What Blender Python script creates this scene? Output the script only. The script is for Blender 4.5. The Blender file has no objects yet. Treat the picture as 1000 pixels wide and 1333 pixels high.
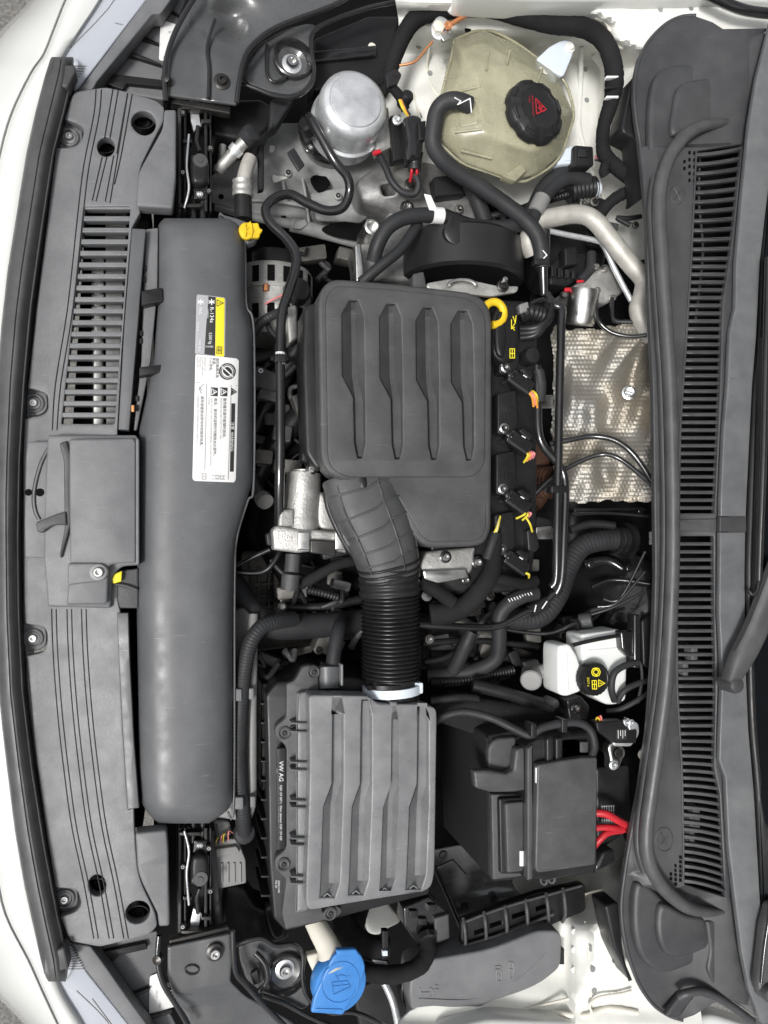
import bpy, bmesh, math, random
from mathutils import Vector, Matrix
random.seed(7)
scn = bpy.context.scene
COL = scn.collection

# ------------------------------------------------------------------ camera
FPX, CXP, CYP = 950.0, 500.0, 666.5           # focal length in photo pixels, principal point
NADIR = (240.0, 700.0)                        # where plumb lines meet in the photo
DECK = 0.85                                   # height of the engine deck above the ground (m)
down = Vector(((NADIR[0]-CXP)/FPX, -(NADIR[1]-CYP)/FPX, -1)).normalized()
Zc = -down
Xc = (Vector((1, 0, 0)) - Zc*Zc.x).normalized()
Yc = Zc.cross(Xc)
ROT = Matrix((Xc, Yc, Zc))                    # camera -> world
VIEW = ROT @ Vector((0, 0, -1))
CAM = Vector((0, 0, DECK)) - VIEW*1.0
cd = bpy.data.cameras.new('camera'); cam = bpy.data.objects.new('camera', cd); COL.objects.link(cam)
cam.matrix_world = Matrix.Translation(CAM) @ ROT.to_4x4()
cd.sensor_fit = 'HORIZONTAL'; cd.sensor_width = 36; cd.lens = 36*FPX/1000
cd.clip_start = 0.02; cd.clip_end = 500
scn.camera = cam

# ------------------------------------------------------------------ world, sun, exposure
SUN_EL, SUN_AZ = 60, 206                      # overcast: soft sun from the front of the car (azimuth from +X, ccw)
w = bpy.data.worlds.new('World'); scn.world = w; w.use_nodes = True
nt = w.node_tree; nt.nodes.clear()
sky = nt.nodes.new('ShaderNodeTexSky'); sky.sky_type = 'NISHITA'; sky.sun_disc = False
sky.sun_elevation = math.radians(SUN_EL); sky.sun_rotation = math.radians(90-SUN_AZ)
sky.air_density = 1.0; sky.dust_density = 5.0
hs = nt.nodes.new('ShaderNodeHueSaturation'); hs.inputs['Saturation'].default_value = 0.22
bgn = nt.nodes.new('ShaderNodeBackground'); bgn.inputs['Strength'].default_value = 0.07
wo = nt.nodes.new('ShaderNodeOutputWorld')
nt.links.new(sky.outputs[0], hs.inputs['Color']); nt.links.new(hs.outputs[0], bgn.inputs['Color'])
nt.links.new(bgn.outputs[0], wo.inputs['Surface'])
sl = bpy.data.lights.new('sun', 'SUN'); sl.energy = 1.5; sl.angle = math.radians(12); sl.color = (1, .985, .965)
so = bpy.data.objects.new('sun', sl); COL.objects.link(so)
sd = Vector((math.cos(math.radians(SUN_EL))*math.cos(math.radians(SUN_AZ)),
             math.cos(math.radians(SUN_EL))*math.sin(math.radians(SUN_AZ)), math.sin(math.radians(SUN_EL))))
so.rotation_euler = sd.to_track_quat('Z', 'Y').to_euler(); so.location = (0, 0, 6)
vs = scn.view_settings; vs.view_transform = 'Standard'; vs.look = 'None'; vs.gamma = 1; vs.exposure = 0.90
vs.use_curve_mapping = False

# ------------------------------------------------------------------ pixel -> place
def P(x, y, h=0.0):
    """photo pixel + height in mm over the deck -> world point"""
    d = ROT @ Vector(((x-CXP)/FPX, -(y-CYP)/FPX, -1))
    t = (DECK + h/1000 - CAM.z)/d.z
    return CAM + d*t
def SC(x, y, h): return (P(x+1, y, h)-P(x, y, h)).length*.5 + (P(x, y+1, h)-P(x, y, h)).length*.5

# ------------------------------------------------------------------ materials
M = {}
def mat(name, col, rough=.5, metal=0., bump=0., bscale=900, var=0., vscale=12, coat=0., spec=.5, dust=0., trans=0., sss=0., ior=1.45, aniso=0., rvar=0., scuff=0.):
    m = bpy.data.materials.new(name); m.use_nodes = True; n = m.node_tree; b = n.nodes['Principled BSDF']
    b.inputs['Roughness'].default_value = rough; b.inputs['Metallic'].default_value = metal
    b.inputs['Specular IOR Level'].default_value = spec; b.inputs['Coat Weight'].default_value = coat
    b.inputs['Coat Roughness'].default_value = .08; b.inputs['Transmission Weight'].default_value = trans; b.inputs['IOR'].default_value = ior
    if sss: b.inputs['Subsurface Weight'].default_value = sss; b.inputs['Subsurface Radius'].default_value = (.02, .02, .012)
    b.inputs['Base Color'].default_value = (*col, 1)
    tc = n.nodes.new('ShaderNodeNewGeometry')
    src = None
    if var or dust:
        nz = n.nodes.new('ShaderNodeTexNoise'); nz.inputs['Scale'].default_value = vscale; nz.inputs['Detail'].default_value = 8; nz.inputs['Roughness'].default_value = .62
        n.links.new(tc.outputs['Position'], nz.inputs['Vector'])
        rp = n.nodes.new('ShaderNodeValToRGB'); rp.color_ramp.elements[0].position = .33; rp.color_ramp.elements[1].position = .7
        a = tuple(c*(1-var) for c in col); e = tuple(c*(1+var)+dust*d for c, d in zip(col, (.62, .60, .55)))
        rp.color_ramp.elements[0].color = (*a, 1); rp.color_ramp.elements[1].color = (*e, 1)
        n.links.new(nz.outputs['Fac'], rp.inputs['Fac']); n.links.new(rp.outputs['Color'], b.inputs['Base Color'])
    if scuff:
        for ang, st in ((.5, 26), (-1.1, 34)):
            mp = n.nodes.new('ShaderNodeMapping'); mp.inputs['Rotation'].default_value = (0, 0, ang); mp.inputs['Scale'].default_value = (st, st*22, st)
            n.links.new(tc.outputs['Position'], mp.inputs['Vector'])
            ns = n.nodes.new('ShaderNodeTexNoise'); ns.inputs['Scale'].default_value = 1; ns.inputs['Detail'].default_value = 4
            n.links.new(mp.outputs[0], ns.inputs['Vector'])
            r2 = n.nodes.new('ShaderNodeMapRange'); r2.inputs['From Min'].default_value = .70; r2.inputs['From Max'].default_value = .76; r2.inputs['To Max'].default_value = scuff
            n.links.new(ns.outputs['Fac'], r2.inputs['Value'])
            mx = n.nodes.new('ShaderNodeMix'); mx.data_type = 'RGBA'; mx.inputs[7].default_value = (.45, .45, .44, 1)
            old = b.inputs['Base Color'].links
            if old: n.links.new(old[0].from_socket, mx.inputs[6])
            else: mx.inputs[6].default_value = (*col, 1)
            n.links.new(r2.outputs[0], mx.inputs[0]); n.links.new(mx.outputs[2], b.inputs['Base Color'])
    if rvar:
        nr = n.nodes.new('ShaderNodeTexNoise'); nr.inputs['Scale'].default_value = 45; nr.inputs['Detail'].default_value = 9
        n.links.new(tc.outputs['Position'], nr.inputs['Vector'])
        mr = n.nodes.new('ShaderNodeMapRange'); mr.inputs['From Min'].default_value = .3; mr.inputs['From Max'].default_value = .7
        mr.inputs['To Min'].default_value = max(.03, rough-rvar); mr.inputs['To Max'].default_value = min(1, rough+rvar)
        n.links.new(nr.outputs['Fac'], mr.inputs['Value']); n.links.new(mr.outputs[0], b.inputs['Roughness'])
    if bump:
        nb = n.nodes.new('ShaderNodeTexNoise'); nb.inputs['Scale'].default_value = bscale; nb.inputs['Detail'].default_value = 3
        n.links.new(tc.outputs['Position'], nb.inputs['Vector'])
        bp = n.nodes.new('ShaderNodeBump'); bp.inputs['Strength'].default_value = bump; bp.inputs['Distance'].default_value = .0008
        n.links.new(nb.outputs['Fac'], bp.inputs['Height']); n.links.new(bp.outputs['Normal'], b.inputs['Normal'])
    M[name] = m; return m
mat('panel_grey', (.140, .143, .148), .38, bump=.5, bscale=1100, var=.11, dust=.025, vscale=22, rvar=.10, scuff=.22)
mat('tank_grey', (.092, .095, .100), .40, bump=.2, bscale=900, var=.10, dust=.022, vscale=14, rvar=.10, scuff=.26)
mat('cover_grey', (.058, .059, .061), .40, bump=.6, bscale=1300, var=.16, dust=.016, vscale=26, rvar=.12, scuff=.18)
mat('airbox_grey', (.165, .168, .173), .34, bump=.35, bscale=1300, var=.14, dust=.035, vscale=26, rvar=.14, scuff=.28)
mat('lid_grey', (.058, .058, .060), .40, bump=.4, bscale=1200, var=.16, dust=.018, vscale=26, rvar=.1, scuff=.18)
mat('seal_rubber', (.062, .062, .064), .40, bump=.15, var=.15, dust=.02, vscale=30, rvar=.1)
mat('cowl_grey', (.044, .045, .048), .40, bump=.35, bscale=1100, var=.15, dust=.018, vscale=18, rvar=.08, scuff=.08)
mat('cowl_strip', (.105, .109, .114), .42, bump=.2, bscale=800, var=.08, dust=.035, vscale=30, rvar=.1)
mat('black_plastic', (.014, .014, .015), .38, bump=.2, var=.25, dust=.006, rvar=.1, spec=.4)
mat('black_gloss', (.014, .014, .015), .20, coat=.7, bump=.05, bscale=200, var=.2, dust=.008, rvar=.08)
mat('sheen_black', (.070, .072, .074), .30, coat=.8, bump=.05, bscale=200, var=.15, dust=.02, rvar=.1)  # glossy black, base colour lightened to stand in for reflected sky
mat('black_deep', (.004, .004, .004), .8, var=.3, spec=.1)  # near-black that paints in the darkness of holes and deep gaps
mat('rubber', (.024, .025, .027), .55, bump=.25, bscale=600, var=.2, dust=.010, rvar=.1, spec=.35)
mat('cloth_tape', (.010, .010, .011), .85, bump=.9, bscale=420, var=.3, dust=.008, spec=.25)
mat('felt', (.022, .022, .023), .9, bump=1., bscale=1400, var=.35, vscale=300, spec=.2)
mat('white_paint', (.62, .63, .61), .20, coat=.5, var=.04, vscale=5, bump=.02, bscale=300)
mat('inner_paint', (.76, .76, .715), .35, coat=.15, bump=.1, bscale=60, var=.08, vscale=14, rvar=.08, scuff=.1)
mat('dim_body_paint', (.25, .255, .25), .38, var=.35, vscale=22, rvar=.1, scuff=.1)  # white-grey body paint darkened, shade put into its colour
mat('mount_alu', (.25, .25, .245), .5, .5, bump=.8, bscale=300, var=.35, vscale=35)
mat('alu', (.62, .62, .60), .34, 1., bump=.15, bscale=500, var=.18, vscale=40, rvar=.12)
mat('cast_alu', (.46, .455, .435), .50, .7, bump=.7, bscale=380, var=.28, vscale=40, rvar=.12)
mat('cast_dark', (.15, .145, .135), .6, .5, bump=.6, bscale=380, var=.4, vscale=30)
mat('zinc', (.70, .715, .73), .36, .65, bump=.08, bscale=300, var=.14, vscale=60, rvar=.14)
mat('steel_bolt', (.55, .55, .54), .28, 1., var=.1, vscale=90, rvar=.1)
mat('pipe_alu', (.47, .455, .415), .55, .35, bump=.5, bscale=260, var=.16, vscale=50)
mat('dark_metal', (.06, .058, .055), .35, .7, var=.3, vscale=40)
mat('rust', (.12, .06, .04), .7, .3, bump=.6, bscale=300, var=.4, vscale=40)
mat('copper', (.75, .33, .15), .4, .8)
mat('yellow', (.74, .50, .02), .40, var=.12, vscale=50, bump=.2)
mat('yellow_print', (.80, .68, .03), .5)
mat('red', (.48, .02, .03), .40, var=.2, vscale=60)
mat('blue_cap', (.045, .20, .52), .36, bump=.2, var=.10, vscale=40, dust=.01, scuff=.1)
mat('cream', (.72, .69, .60), .4, var=.05)
mat('fluid_white', (.74, .76, .74), .38, sss=.25, var=.03)
mat('coolant_bottle', (.42, .405, .285), .28, sss=.3, trans=.30, var=.22, vscale=20, bump=.3, bscale=70, rvar=.1)
mat('clamp_white', (.62, .68, .74), .35)
mat('label_white', (.72, .72, .71), .45)
mat('label_grey', (.42, .42, .44), .4, .3)
mat('print_black', (.03, .03, .03), .5)
mat('print_grey', (.25, .25, .25), .5)
mat('print_white', (.75, .75, .75), .5)
mat('wire_yellow', (.65, .55, .05), .45)
mat('wire_orange', (.75, .32, .05), .45)
mat('wire_pink', (.75, .25, .25), .45)
mat('grey_connector', (.22, .22, .215), .45, var=.1)
mat('glass_dark', (.006, .007, .008), .09, var=.2, spec=.15)
mat('lamp_inside', (.42, .43, .46), .30, .4, var=.05)
mat('asphalt', (.16, .155, .145), .9, bump=1., bscale=160, var=.45, vscale=130)
# clear headlamp lens: thin tinted polycarbonate over a pale reflector
def lens_mat():
    m = bpy.data.materials.new('lens_clear'); m.use_nodes = True; b = m.node_tree.nodes['Principled BSDF']
    b.inputs['Base Color'].default_value = (.62, .65, .71, 1); b.inputs['Roughness'].default_value = .06
    b.inputs['Transmission Weight'].default_value = .35; b.inputs['Coat Weight'].default_value = .5; b.inputs['IOR'].default_value = 1.5
    M['lens_clear'] = m
lens_mat()
def shield_mat():
    m = bpy.data.materials.new('heat_shield'); m.use_nodes = True; n = m.node_tree; b = n.nodes['Principled BSDF']
    b.inputs['Metallic'].default_value = .62; b.inputs['Roughness'].default_value = .50
    g = n.nodes.new('ShaderNodeNewGeometry')
    nz = n.nodes.new('ShaderNodeTexNoise'); nz.inputs['Scale'].default_value = 9; nz.inputs['Detail'].default_value = 5
    n.links.new(g.outputs['Position'], nz.inputs['Vector'])
    rp = n.nodes.new('ShaderNodeValToRGB'); rp.color_ramp.elements[0].position = .38; rp.color_ramp.elements[1].position = .62
    rp.color_ramp.elements[0].color = (.33, .325, .305, 1); rp.color_ramp.elements[1].color = (.29, .26, .21, 1)
    n.links.new(nz.outputs['Fac'], rp.inputs['Fac']); n.links.new(rp.outputs['Color'], b.inputs['Base Color'])
    M['heat_shield'] = m
shield_mat()

# ------------------------------------------------------------------ object bookkeeping
WLOC = {}
def _link(name, me, parent=None, mat_=None, smooth=38, center=True):
    if me.vertices:
        lo = Vector((min(v.co[i] for v in me.vertices) for i in range(3))); hi = Vector((max(v.co[i] for v in me.vertices) for i in range(3)))
        c = Vector(((lo.x+hi.x)/2, (lo.y+hi.y)/2, lo.z)) if center else Vector()
    else: c = Vector()
    me.transform(Matrix.Translation(-c))
    if mat_: me.materials.clear(); me.materials.append(M[mat_])
    if smooth is not None:
        me.polygons.foreach_set('use_smooth', [True]*len(me.polygons))
        if smooth < 180: me.set_sharp_from_angle(angle=math.radians(smooth))
    me.name = name
    o = bpy.data.objects.new(name, me); COL.objects.link(o)
    WLOC[o.name] = c
    if parent: o.parent = parent; o.location = c - WLOC[parent.name]
    else: o.location = c
    return o
def tag(o, label=None, cat=None, group=None, kind=None):
    if label: o['label'] = label
    if cat: o['category'] = cat
    if group: o['group'] = group
    if kind: o['kind'] = kind
    return o
def thing(name, label, cat, x, y, h=0, group=None):
    o = bpy.data.objects.new(name, None); COL.objects.link(o); o.empty_display_size = .02
    o.location = P(x, y, h); WLOC[o.name] = o.location.copy()
    return tag(o, label, cat, group)

# ------------------------------------------------------------------ outline helpers
def R(pts, r=6, n=4):
    out = []; k = len(pts)
    for i, p in enumerate(pts):
        rr = p[2] if len(p) > 2 else r
        a = Vector(pts[i-1][:2]); b = Vector(p[:2]); c = Vector(pts[(i+1) % k][:2])
        d0 = (a-b); d1 = (c-b); r0 = min(rr, d0.length*.49); r1 = min(rr, d1.length*.49)
        if rr <= 0 or r0 < .2 or r1 < .2: out.append((b.x, b.y)); continue
        s = b+d0.normalized()*r0; e = b+d1.normalized()*r1
        for j in range(n+1):
            t = j/n; q = s*(1-t)**2 + b*2*t*(1-t) + e*t*t; out.append((q.x, q.y))
    return out
def crom(pts, n=6, closed=False):
    k = len(pts); pts = [Vector(p) for p in pts]; out = []
    for i in range(k if closed else k-1):
        if closed: p0, p1, p2, p3 = pts[i-1], pts[i], pts[(i+1) % k], pts[(i+2) % k]
        else: p0, p1, p2, p3 = pts[max(i-1, 0)], pts[i], pts[i+1], pts[min(i+2, k-1)]
        for j in range(n):
            t = j/n
            out.append(p1*1.0 + (p2-p0)*(.5*t) + (p0*2-p1*5+p2*4-p3)*(.5*t*t) + (p1*3-p0-p2*3+p3)*(.5*t**3))
    if not closed: out.append(pts[-1])
    return out
def C(pts, n=5): return [(v.x, v.y) for v in crom([(p[0], p[1]) for p in pts], n, True)]
def ell(cx, cy, rx, ry=None, n=28, rot=0):
    ry = ry or rx; c, s = math.cos(math.radians(rot)), math.sin(math.radians(rot))
    return [(cx+rx*math.cos(a)*c-ry*math.sin(a)*s, cy+rx*math.cos(a)*s+ry*math.sin(a)*c) for a in (2*math.pi*i/n for i in range(n))]
def rect(x0, y0, x1, y1): return [(x0, y0), (x1, y0), (x1, y1), (x0, y1)]
def interp(tab, y):
    if y <= tab[0][0]: return tab[0][1]
    for (a, b), (c, d) in zip(tab, tab[1:]):
        if y <= c: return b+(d-b)*(y-a)/(c-a)
    return tab[-1][1]

# ------------------------------------------------------------------ shape builders
def plate(name, loops, h, depth, mat_, parent=None, bevel=2., cut=None, smooth=38, res=2, disp=None):
    """flat or curved slab: outline (and holes) traced in photo pixels at its top height, extruded straight down"""
    if isinstance(loops[0][0], (int, float)): loops = [loops]
    cu = bpy.data.curves.new('tmp', 'CURVE'); cu.dimensions = '2D'; cu.fill_mode = 'BOTH'
    b = min(bevel, depth*.49)
    cu.bevel_depth = b; cu.bevel_resolution = res; cu.offset = -b; cu.extrude = max((depth-2*b)/2, 0)
    for lp in loops:
        s = cu.splines.new('POLY'); s.points.add(len(lp)-1); s.use_cyclic_u = True
        for pt, q in zip(s.points, lp): pt.co = (q[0], -q[1], 0, 1)
    to = bpy.data.objects.new('tmp', cu); me = bpy.data.meshes.new_from_object(to)
    bpy.data.objects.remove(to); bpy.data.curves.remove(cu)
    bm = bmesh.new(); bm.from_mesh(me)
    bmesh.ops.remove_doubles(bm, verts=bm.verts, dist=.02)
    if cut:
        xs = [v.co.x for v in bm.verts]; ys = [v.co.y for v in bm.verts]
        for ax, lo, hi in ((0, min(xs), max(xs)), (1, min(ys), max(ys))):
            k = lo+cut
            while k < hi-1:
                co = [0, 0, 0]; no = [0, 0, 0]; co[ax] = k; no[ax] = 1
                bmesh.ops.bisect_plane(bm, geom=bm.verts[:]+bm.edges[:]+bm.faces[:], plane_co=co, plane_no=no)
                k += cut
    top = max(v.co.z for v in bm.verts)
    for v in bm.verts:
        x, y, z = v.co.x, -v.co.y, v.co.z
        hh = h(x, y) if callable(h) else h
        q = P(x, y, hh); q.z += (z-top)/1000
        if disp: q.z += disp(x, y)/1000
        v.co = q
    bmesh.ops.recalc_face_normals(bm, faces=bm.faces)
    bm.to_mesh(me); bm.free()
    return _link(name, me, parent, mat_, smooth)
def mesh(name, verts, faces, mat_, parent=None, smooth=38):
    me = bpy.data.meshes.new(name); me.from_pydata([tuple(v) for v in verts], [], faces)
    bm = bmesh.new(); bm.from_mesh(me); bmesh.ops.recalc_face_normals(bm, faces=bm.faces); bm.to_mesh(me); bm.free()
    return _link(name, me, parent, mat_, smooth)
def loft(name, rows, mat_, parent=None, closed=False, caps=False, smooth=60):
    """rows of world points joined into a skin"""
    n = len(rows[0]); V = [p for r in rows for p in r]; F = []
    for i in range(len(rows)-1):
        for j in range(n if closed else n-1):
            F.append((i*n+j, i*n+(j+1) % n, (i+1)*n+(j+1) % n, (i+1)*n+j))
    if caps: F.append(tuple(range(n))); F.append(tuple((len(rows)-1)*n+j for j in range(n)))
    return mesh(name, V, F, mat_, parent, smooth)
def tube_pts(wp, rad, sides=12):
    rows = []; up = None
    for i, p in enumerate(wp):
        t = (wp[min(i+1, len(wp)-1)]-wp[max(i-1, 0)]).normalized()
        if up is None:
            up = t.orthogonal().normalized()
        up = (up-t*up.dot(t)).normalized(); s = t.cross(up)
        r = rad[i] if isinstance(rad, (list, tuple)) else rad
        rows.append([p+up*r*math.cos(a)+s*r*math.sin(a) for a in (2*math.pi*k/sides for k in range(sides))])
    return rows
def tube(name, pts, r, mat_, parent=None, n=7, sides=12, ring=0, ringamp=.0, rlist=None, wob=0.):
    """hose, pipe or wire through (x, y, h) points, radius in photo pixels; ring>0 corrugates"""
    wp = [P(*p) for p in pts]; path = crom(wp, n)
    s = SC(*pts[len(pts)//2]); N = len(path)
    if rlist:
        rr = []
        for i in range(N):
            f = i/(N-1)*(len(rlist)-1); k = min(int(f), len(rlist)-2); rr.append((rlist[k]+(rlist[k+1]-rlist[k])*(f-k))*s)
    else: rr = [r*s]*N
    if ring or wob:
        L = [0]
        for a, b in zip(path, path[1:]): L.append(L[-1]+(b-a).length)
        if ring:
            steps = max(2, int(L[-1]/(ring*s)*5)); np_, nr = [], []
            k = 0
            for q in range(steps+1):
                d = L[-1]*q/steps
                while k < len(L)-2 and L[k+1] < d: k += 1
                f = (d-L[k])/max(1e-9, L[k+1]-L[k]); np_.append(path[k].lerp(path[k+1], f))
                nr.append((rr[k]+(rr[k+1]-rr[k])*f)*(1+ringamp*math.cos(2*math.pi*q/5)))
            path, rr = np_, nr
        else: rr = [q*(1+random.uniform(-wob, wob)) for q in rr]
    return loft(name, tube_pts(path, rr, sides), mat_, parent, True, True, 50)
def lathe(name, x, y, h, prof, mat_, parent=None, axis=(0, 0, 1), n=36, lobes=0, lobeamp=0., smooth=38):
    """turned part: prof = [(radius mm, distance along axis mm)]"""
    c = P(x, y, h); a = Vector(axis).normalized()
    u = Vector((1, 0, 0)) if abs(a.x) < .8 else Vector((0, 1, 0))
    u = (u-a*u.dot(a)).normalized(); v = a.cross(u); rows = []
    for r, d in prof:
        row = []
        for k in range(n):
            t = 2*math.pi*k/n; rr = r
            if lobes and r > 0: rr = r*(1-lobeamp*(1 if math.cos(lobes*t) > .55 else 0))
            row.append(c+a*(d/1000)+(u*math.cos(t)+v*math.sin(t))*(max(rr, .01)/1000))
        rows.append(row)
    return loft(name, rows, mat_, parent, True, True, smooth)
def bolt(x, y, h, r, parent, mat_='steel_bolt', name='bolt', washer='black_gloss', axis=(0, 0, 1)):
    """flanged bolt head with a socket; r = washer radius in mm"""
    o = lathe(name, x, y, h, [(r*.62, 0), (r*.62, r*.45), (r*.52, r*.6), (r*.30, r*.6), (r*.26, r*.25), (0, r*.22)], mat_, parent, axis, 18)
    lathe('washer', x, y, h-.2, [(r, -2), (r, .6), (r*.8, 1.6), (r*.5, 1.8)], washer, o, axis, 22)
    return o
def text(s, x, y, size, h, mat_, parent, dirx=(0, 1), upx=(1, 0), thick=.25, name='lettering', align='LEFT', eps=.35, xs=1., at=None):
    """lettering traced on a surface: (x,y) start pixel, reading along dirx, letter tops towards upx (pixel directions)"""
    cu = bpy.data.curves.new('tmp', 'FONT'); cu.body = s; cu.size = size; cu.resolution_u = 2; cu.align_x = align
    to = bpy.data.objects.new('tmp', cu); me = bpy.data.meshes.new_from_object(to)
    bpy.data.objects.remove(to); bpy.data.curves.remove(cu)
    for v in me.vertices:
        u, q = v.co.x*xs, v.co.y
        if at: v.co = at(u, q)
        else:
            px = x+dirx[0]*u+upx[0]*q; py = y+dirx[1]*u+upx[1]*q
            hh = h(px, py) if callable(h) else h
            v.co = P(px, py, hh+eps)
    return _link(name, me, parent, mat_, None)
def strokes(name, polys, wid, h, mat_, parent, eps=.35):
    """printed symbol: px polylines drawn as flat ribbons"""
    V, F = [], []
    for pl in polys:
        for a, b in zip(pl, pl[1:]):
            a2, b2 = Vector(a), Vector(b); d = (b2-a2)
            if d.length < 1e-6: continue
            d.normalize(); nrm = Vector((-d.y, d.x))*wid/2; d *= wid*.35; k = len(V)
            for q in (a2-d+nrm, b2+d+nrm, b2+d-nrm, a2-d-nrm):
                hh = h(q.x, q.y) if callable(h) else h
                V.append(P(q.x, q.y, hh+eps+.02*(k % 3)))
            F.append((k, k+1, k+2, k+3))
    return mesh(name, V, F, mat_, parent, None)
def groove(name, stations, h, mat_, parent):
    """pressed groove: stations of (left, valley left, valley right, right) px with a valley depth"""
    rows = []
    for (L, a, b, Rr, d) in stations:
        rows.append([P(*L, h-1.6), P(*a, h-d), P(*b, h-d), P(*Rr, h-1.6)])
    return loft(name, rows, mat_, parent, smooth=25)
def hfield(name, x0, y0, x1, y1, step, hf, mat_, parent=None, inside=None, thick=0, smooth=60):
    nx = int((x1-x0)/step)+1; ny = int((y1-y0)/step)+1; V = []; F = []; idx = {}
    for j in range(ny):
        for i in range(nx):
            x = x0+i*step; y = y0+j*step
            idx[i, j] = len(V); V.append(P(x, y, hf(x, y)))
    for j in range(ny-1):
        for i in range(nx-1):
            if inside and not inside(x0+(i+.5)*step, y0+(j+.5)*step): continue
            F.append((idx[i, j], idx[i, j+1], idx[i+1, j+1], idx[i+1, j]))
    used = sorted({k for f in F for k in f}); mp = {k: i for i, k in enumerate(used)}
    return mesh(name, [V[k] for k in used], [tuple(mp[k] for k in f) for f in F], mat_, parent, smooth)
def pip(poly):
    def f(x, y):
        c = False; n = len(poly)
        for i in range(n):
            (xa, ya), (xb, yb) = poly[i-1], poly[i]
            if (ya > y) != (yb > y) and x < (xb-xa)*(y-ya)/(yb-ya)+xa: c = not c
        return c
    return f
def G(x, y, cx, cy, sx, sy): return math.exp(-((x-cx)/sx)**2-((y-cy)/sy)**2)
def sm(a, b, t):
    t = max(0, min(1, (t-a)/(b-a))); return t*t*(3-2*t)
# ================================================================== ground and car body
g = mesh('ground', [(-60, -60, 0), (60, -60, 0), (60, 60, 0), (-60, 60, 0)], [(0, 1, 2, 3)], 'asphalt'); tag(g, kind='structure')

# floor of the engine bay, near-black sheet painting in the darkness deep down
ut = plate('undertray', R([(200, -30), (900, -30), (900, 1380), (200, 1380)], 20), -430, 8, 'black_deep', None, 2)
tag(ut, 'black undertray closing the engine bay from below', 'undertray')

# ---- front bumper skin
ys = [-60, 0, 35, 70, 95, 150, 210, 280, 350, 430, 520, 650, 800, 900, 980, 1060, 1130, 1190, 1250, 1290, 1333, 1390]
I_ = [158, 124, 101, 78, 68, 54, 40, 28, 18, 10, 4, 0, 4, 10, 18, 28, 40, 50, 62, 74, 100, 130]
M_ = [115, 88, 74, 60, 43, 17, 1, -9, -17, -24, -30, -34, -32, -26, -18, -8, -2, 10, 40, 58, 78, 105]
O_ = [85, 40, 5, -25, -45, -75, -95, -110, -118, -125, -130, -132, -130, -126, -120, -108, -90, -66, -32, -10, 31, 75]
rows = []
for y, a, b, c in zip(ys, I_, M_, O_):
    r = [P(a+14, y, -48), P(a+4, y, -30), P(a+(b-a)*.35, y, -27), P(a+(b-a)*.8, y, -31), P(b, y, -40), P(b-1.5, y, -46), P(b-3, y, -46),
         P(b-5, y, -41), P(b+(c-b)*.3, y, -52), P(b+(c-b)*.62, y, -85), P(b+(c-b)*.86, y, -130)]
    e = P(c, y, -190); r += [e, e+Vector((.004, 0, -.08)), e+Vector((.03, 0, -.22)), e+Vector((.10, 0, -.36))]
    rows.append(r)
rows2 = []
for col in zip(*rows): rows2.append(crom(list(col), 4))
bp_ = loft('bumper_skin', list(zip(*rows2)), 'white_paint', None, smooth=70)
tag(bp_, 'glossy white painted front bumper curving round both headlamps', 'bumper')

# ---- rubber bonnet seal along the front edge
yL = [(75, 66), (100, 58), (150, 45), (200, 34), (250, 26), (300, 18), (350, 10), (420, 2), (500, -4), (650, -8), (800, -6), (900, -2), (950, 3), (1000, 9), (1080, 19), (1150, 31), (1200, 42), (1250, 53), (1276, 60)]
yR = [(75, 96), (100, 96), (150, 84), (200, 71), (300, 56), (400, 42), (500, 33), (600, 27), (700, 25), (800, 26), (900, 31), (1000, 43), (1100, 59), (1200, 78), (1250, 89), (1276, 88)]
t = thing('bonnet_seal', 'long dark grey rubber seal strip along the white front bumper', 'rubber seal', 10, 670, -60)
def seal_row(y, sx=1., dh=0):
    a, b = interp(yL, y), interp(yR, y); m = (a+b)/2; hw = (b-a)/2*sx; out = []
    for u, hh in ((-1, -26), (-.98, -15), (-.86, -7), (-.6, -2), (-.3, 0), (-.12, .5), (-.02, -1.2), (.1, -.5), (.35, -2.5), (.6, -8), (.8, -13), (.9, -13), (1., -19), (1., -28)):
        out.append(P(m+u*hw, y, hh+dh))
    return out
rr = [seal_row(74, .93, -5), seal_row(77)]+[seal_row(y) for y in range(84, 1262, 12)]+[seal_row(1262), seal_row(1272, .96, -2), seal_row(1278, .8, -9)]
loft('strip', rr, 'seal_rubber', t, smooth=50)
plate('end_cap', R([(69, 73), (76, 78), (80, 83), (96, 84), (99, 92), (88, 114), (78, 112), (62, 100)], 3), -2.5, 22, 'seal_rubber', t, 3)
plate('end_cap', R([(57, 1243), (84, 1233), (90, 1262), (74, 1266), (64, 1276), (56, 1268)], 3), -2.5, 22, 'seal_rubber', t, 3)

# ---- headlamps (one at each front corner)
def headlamp(label, lens, ribs, border, house, hdep, fins, stick, stl, x, y, lines):
    t = thing('headlamp', label, 'headlamp', x, y, -140, 'headlamps at the front corners')
    plate('reflector', R(lens, 1), -52, 60, 'lamp_inside', t, 1)
    ln = plate('lens', R(lens, 4), -36, 7, 'lens_clear', t, 2)
    for a, b in ribs:
        tube('lens_rib', [(*a, -36), (*b, -36)], .9, 'print_grey', ln, n=1, sides=5)
    for pl in lines: tube('lens_line', [(*q, -36) for q in pl], .8, 'grey_connector', ln, n=3, sides=5)
    plate('lens_border', R(border, 3), -30, 26, 'panel_grey', t, 2)
    plate('housing', R(house, 4), -62, 60, 'panel_grey', t, 2)
    for f in fins: plate('housing_rib', R(f, .8), -54, 14, 'black_plastic', t, .8)
    s = plate('sticker', R(stick, 3), -59, .5, 'label_white', t, .1)
    for (sx, sy, w_, k) in stl: text(k, sx, sy, w_, -59, 'print_grey', s)
    return t
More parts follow.
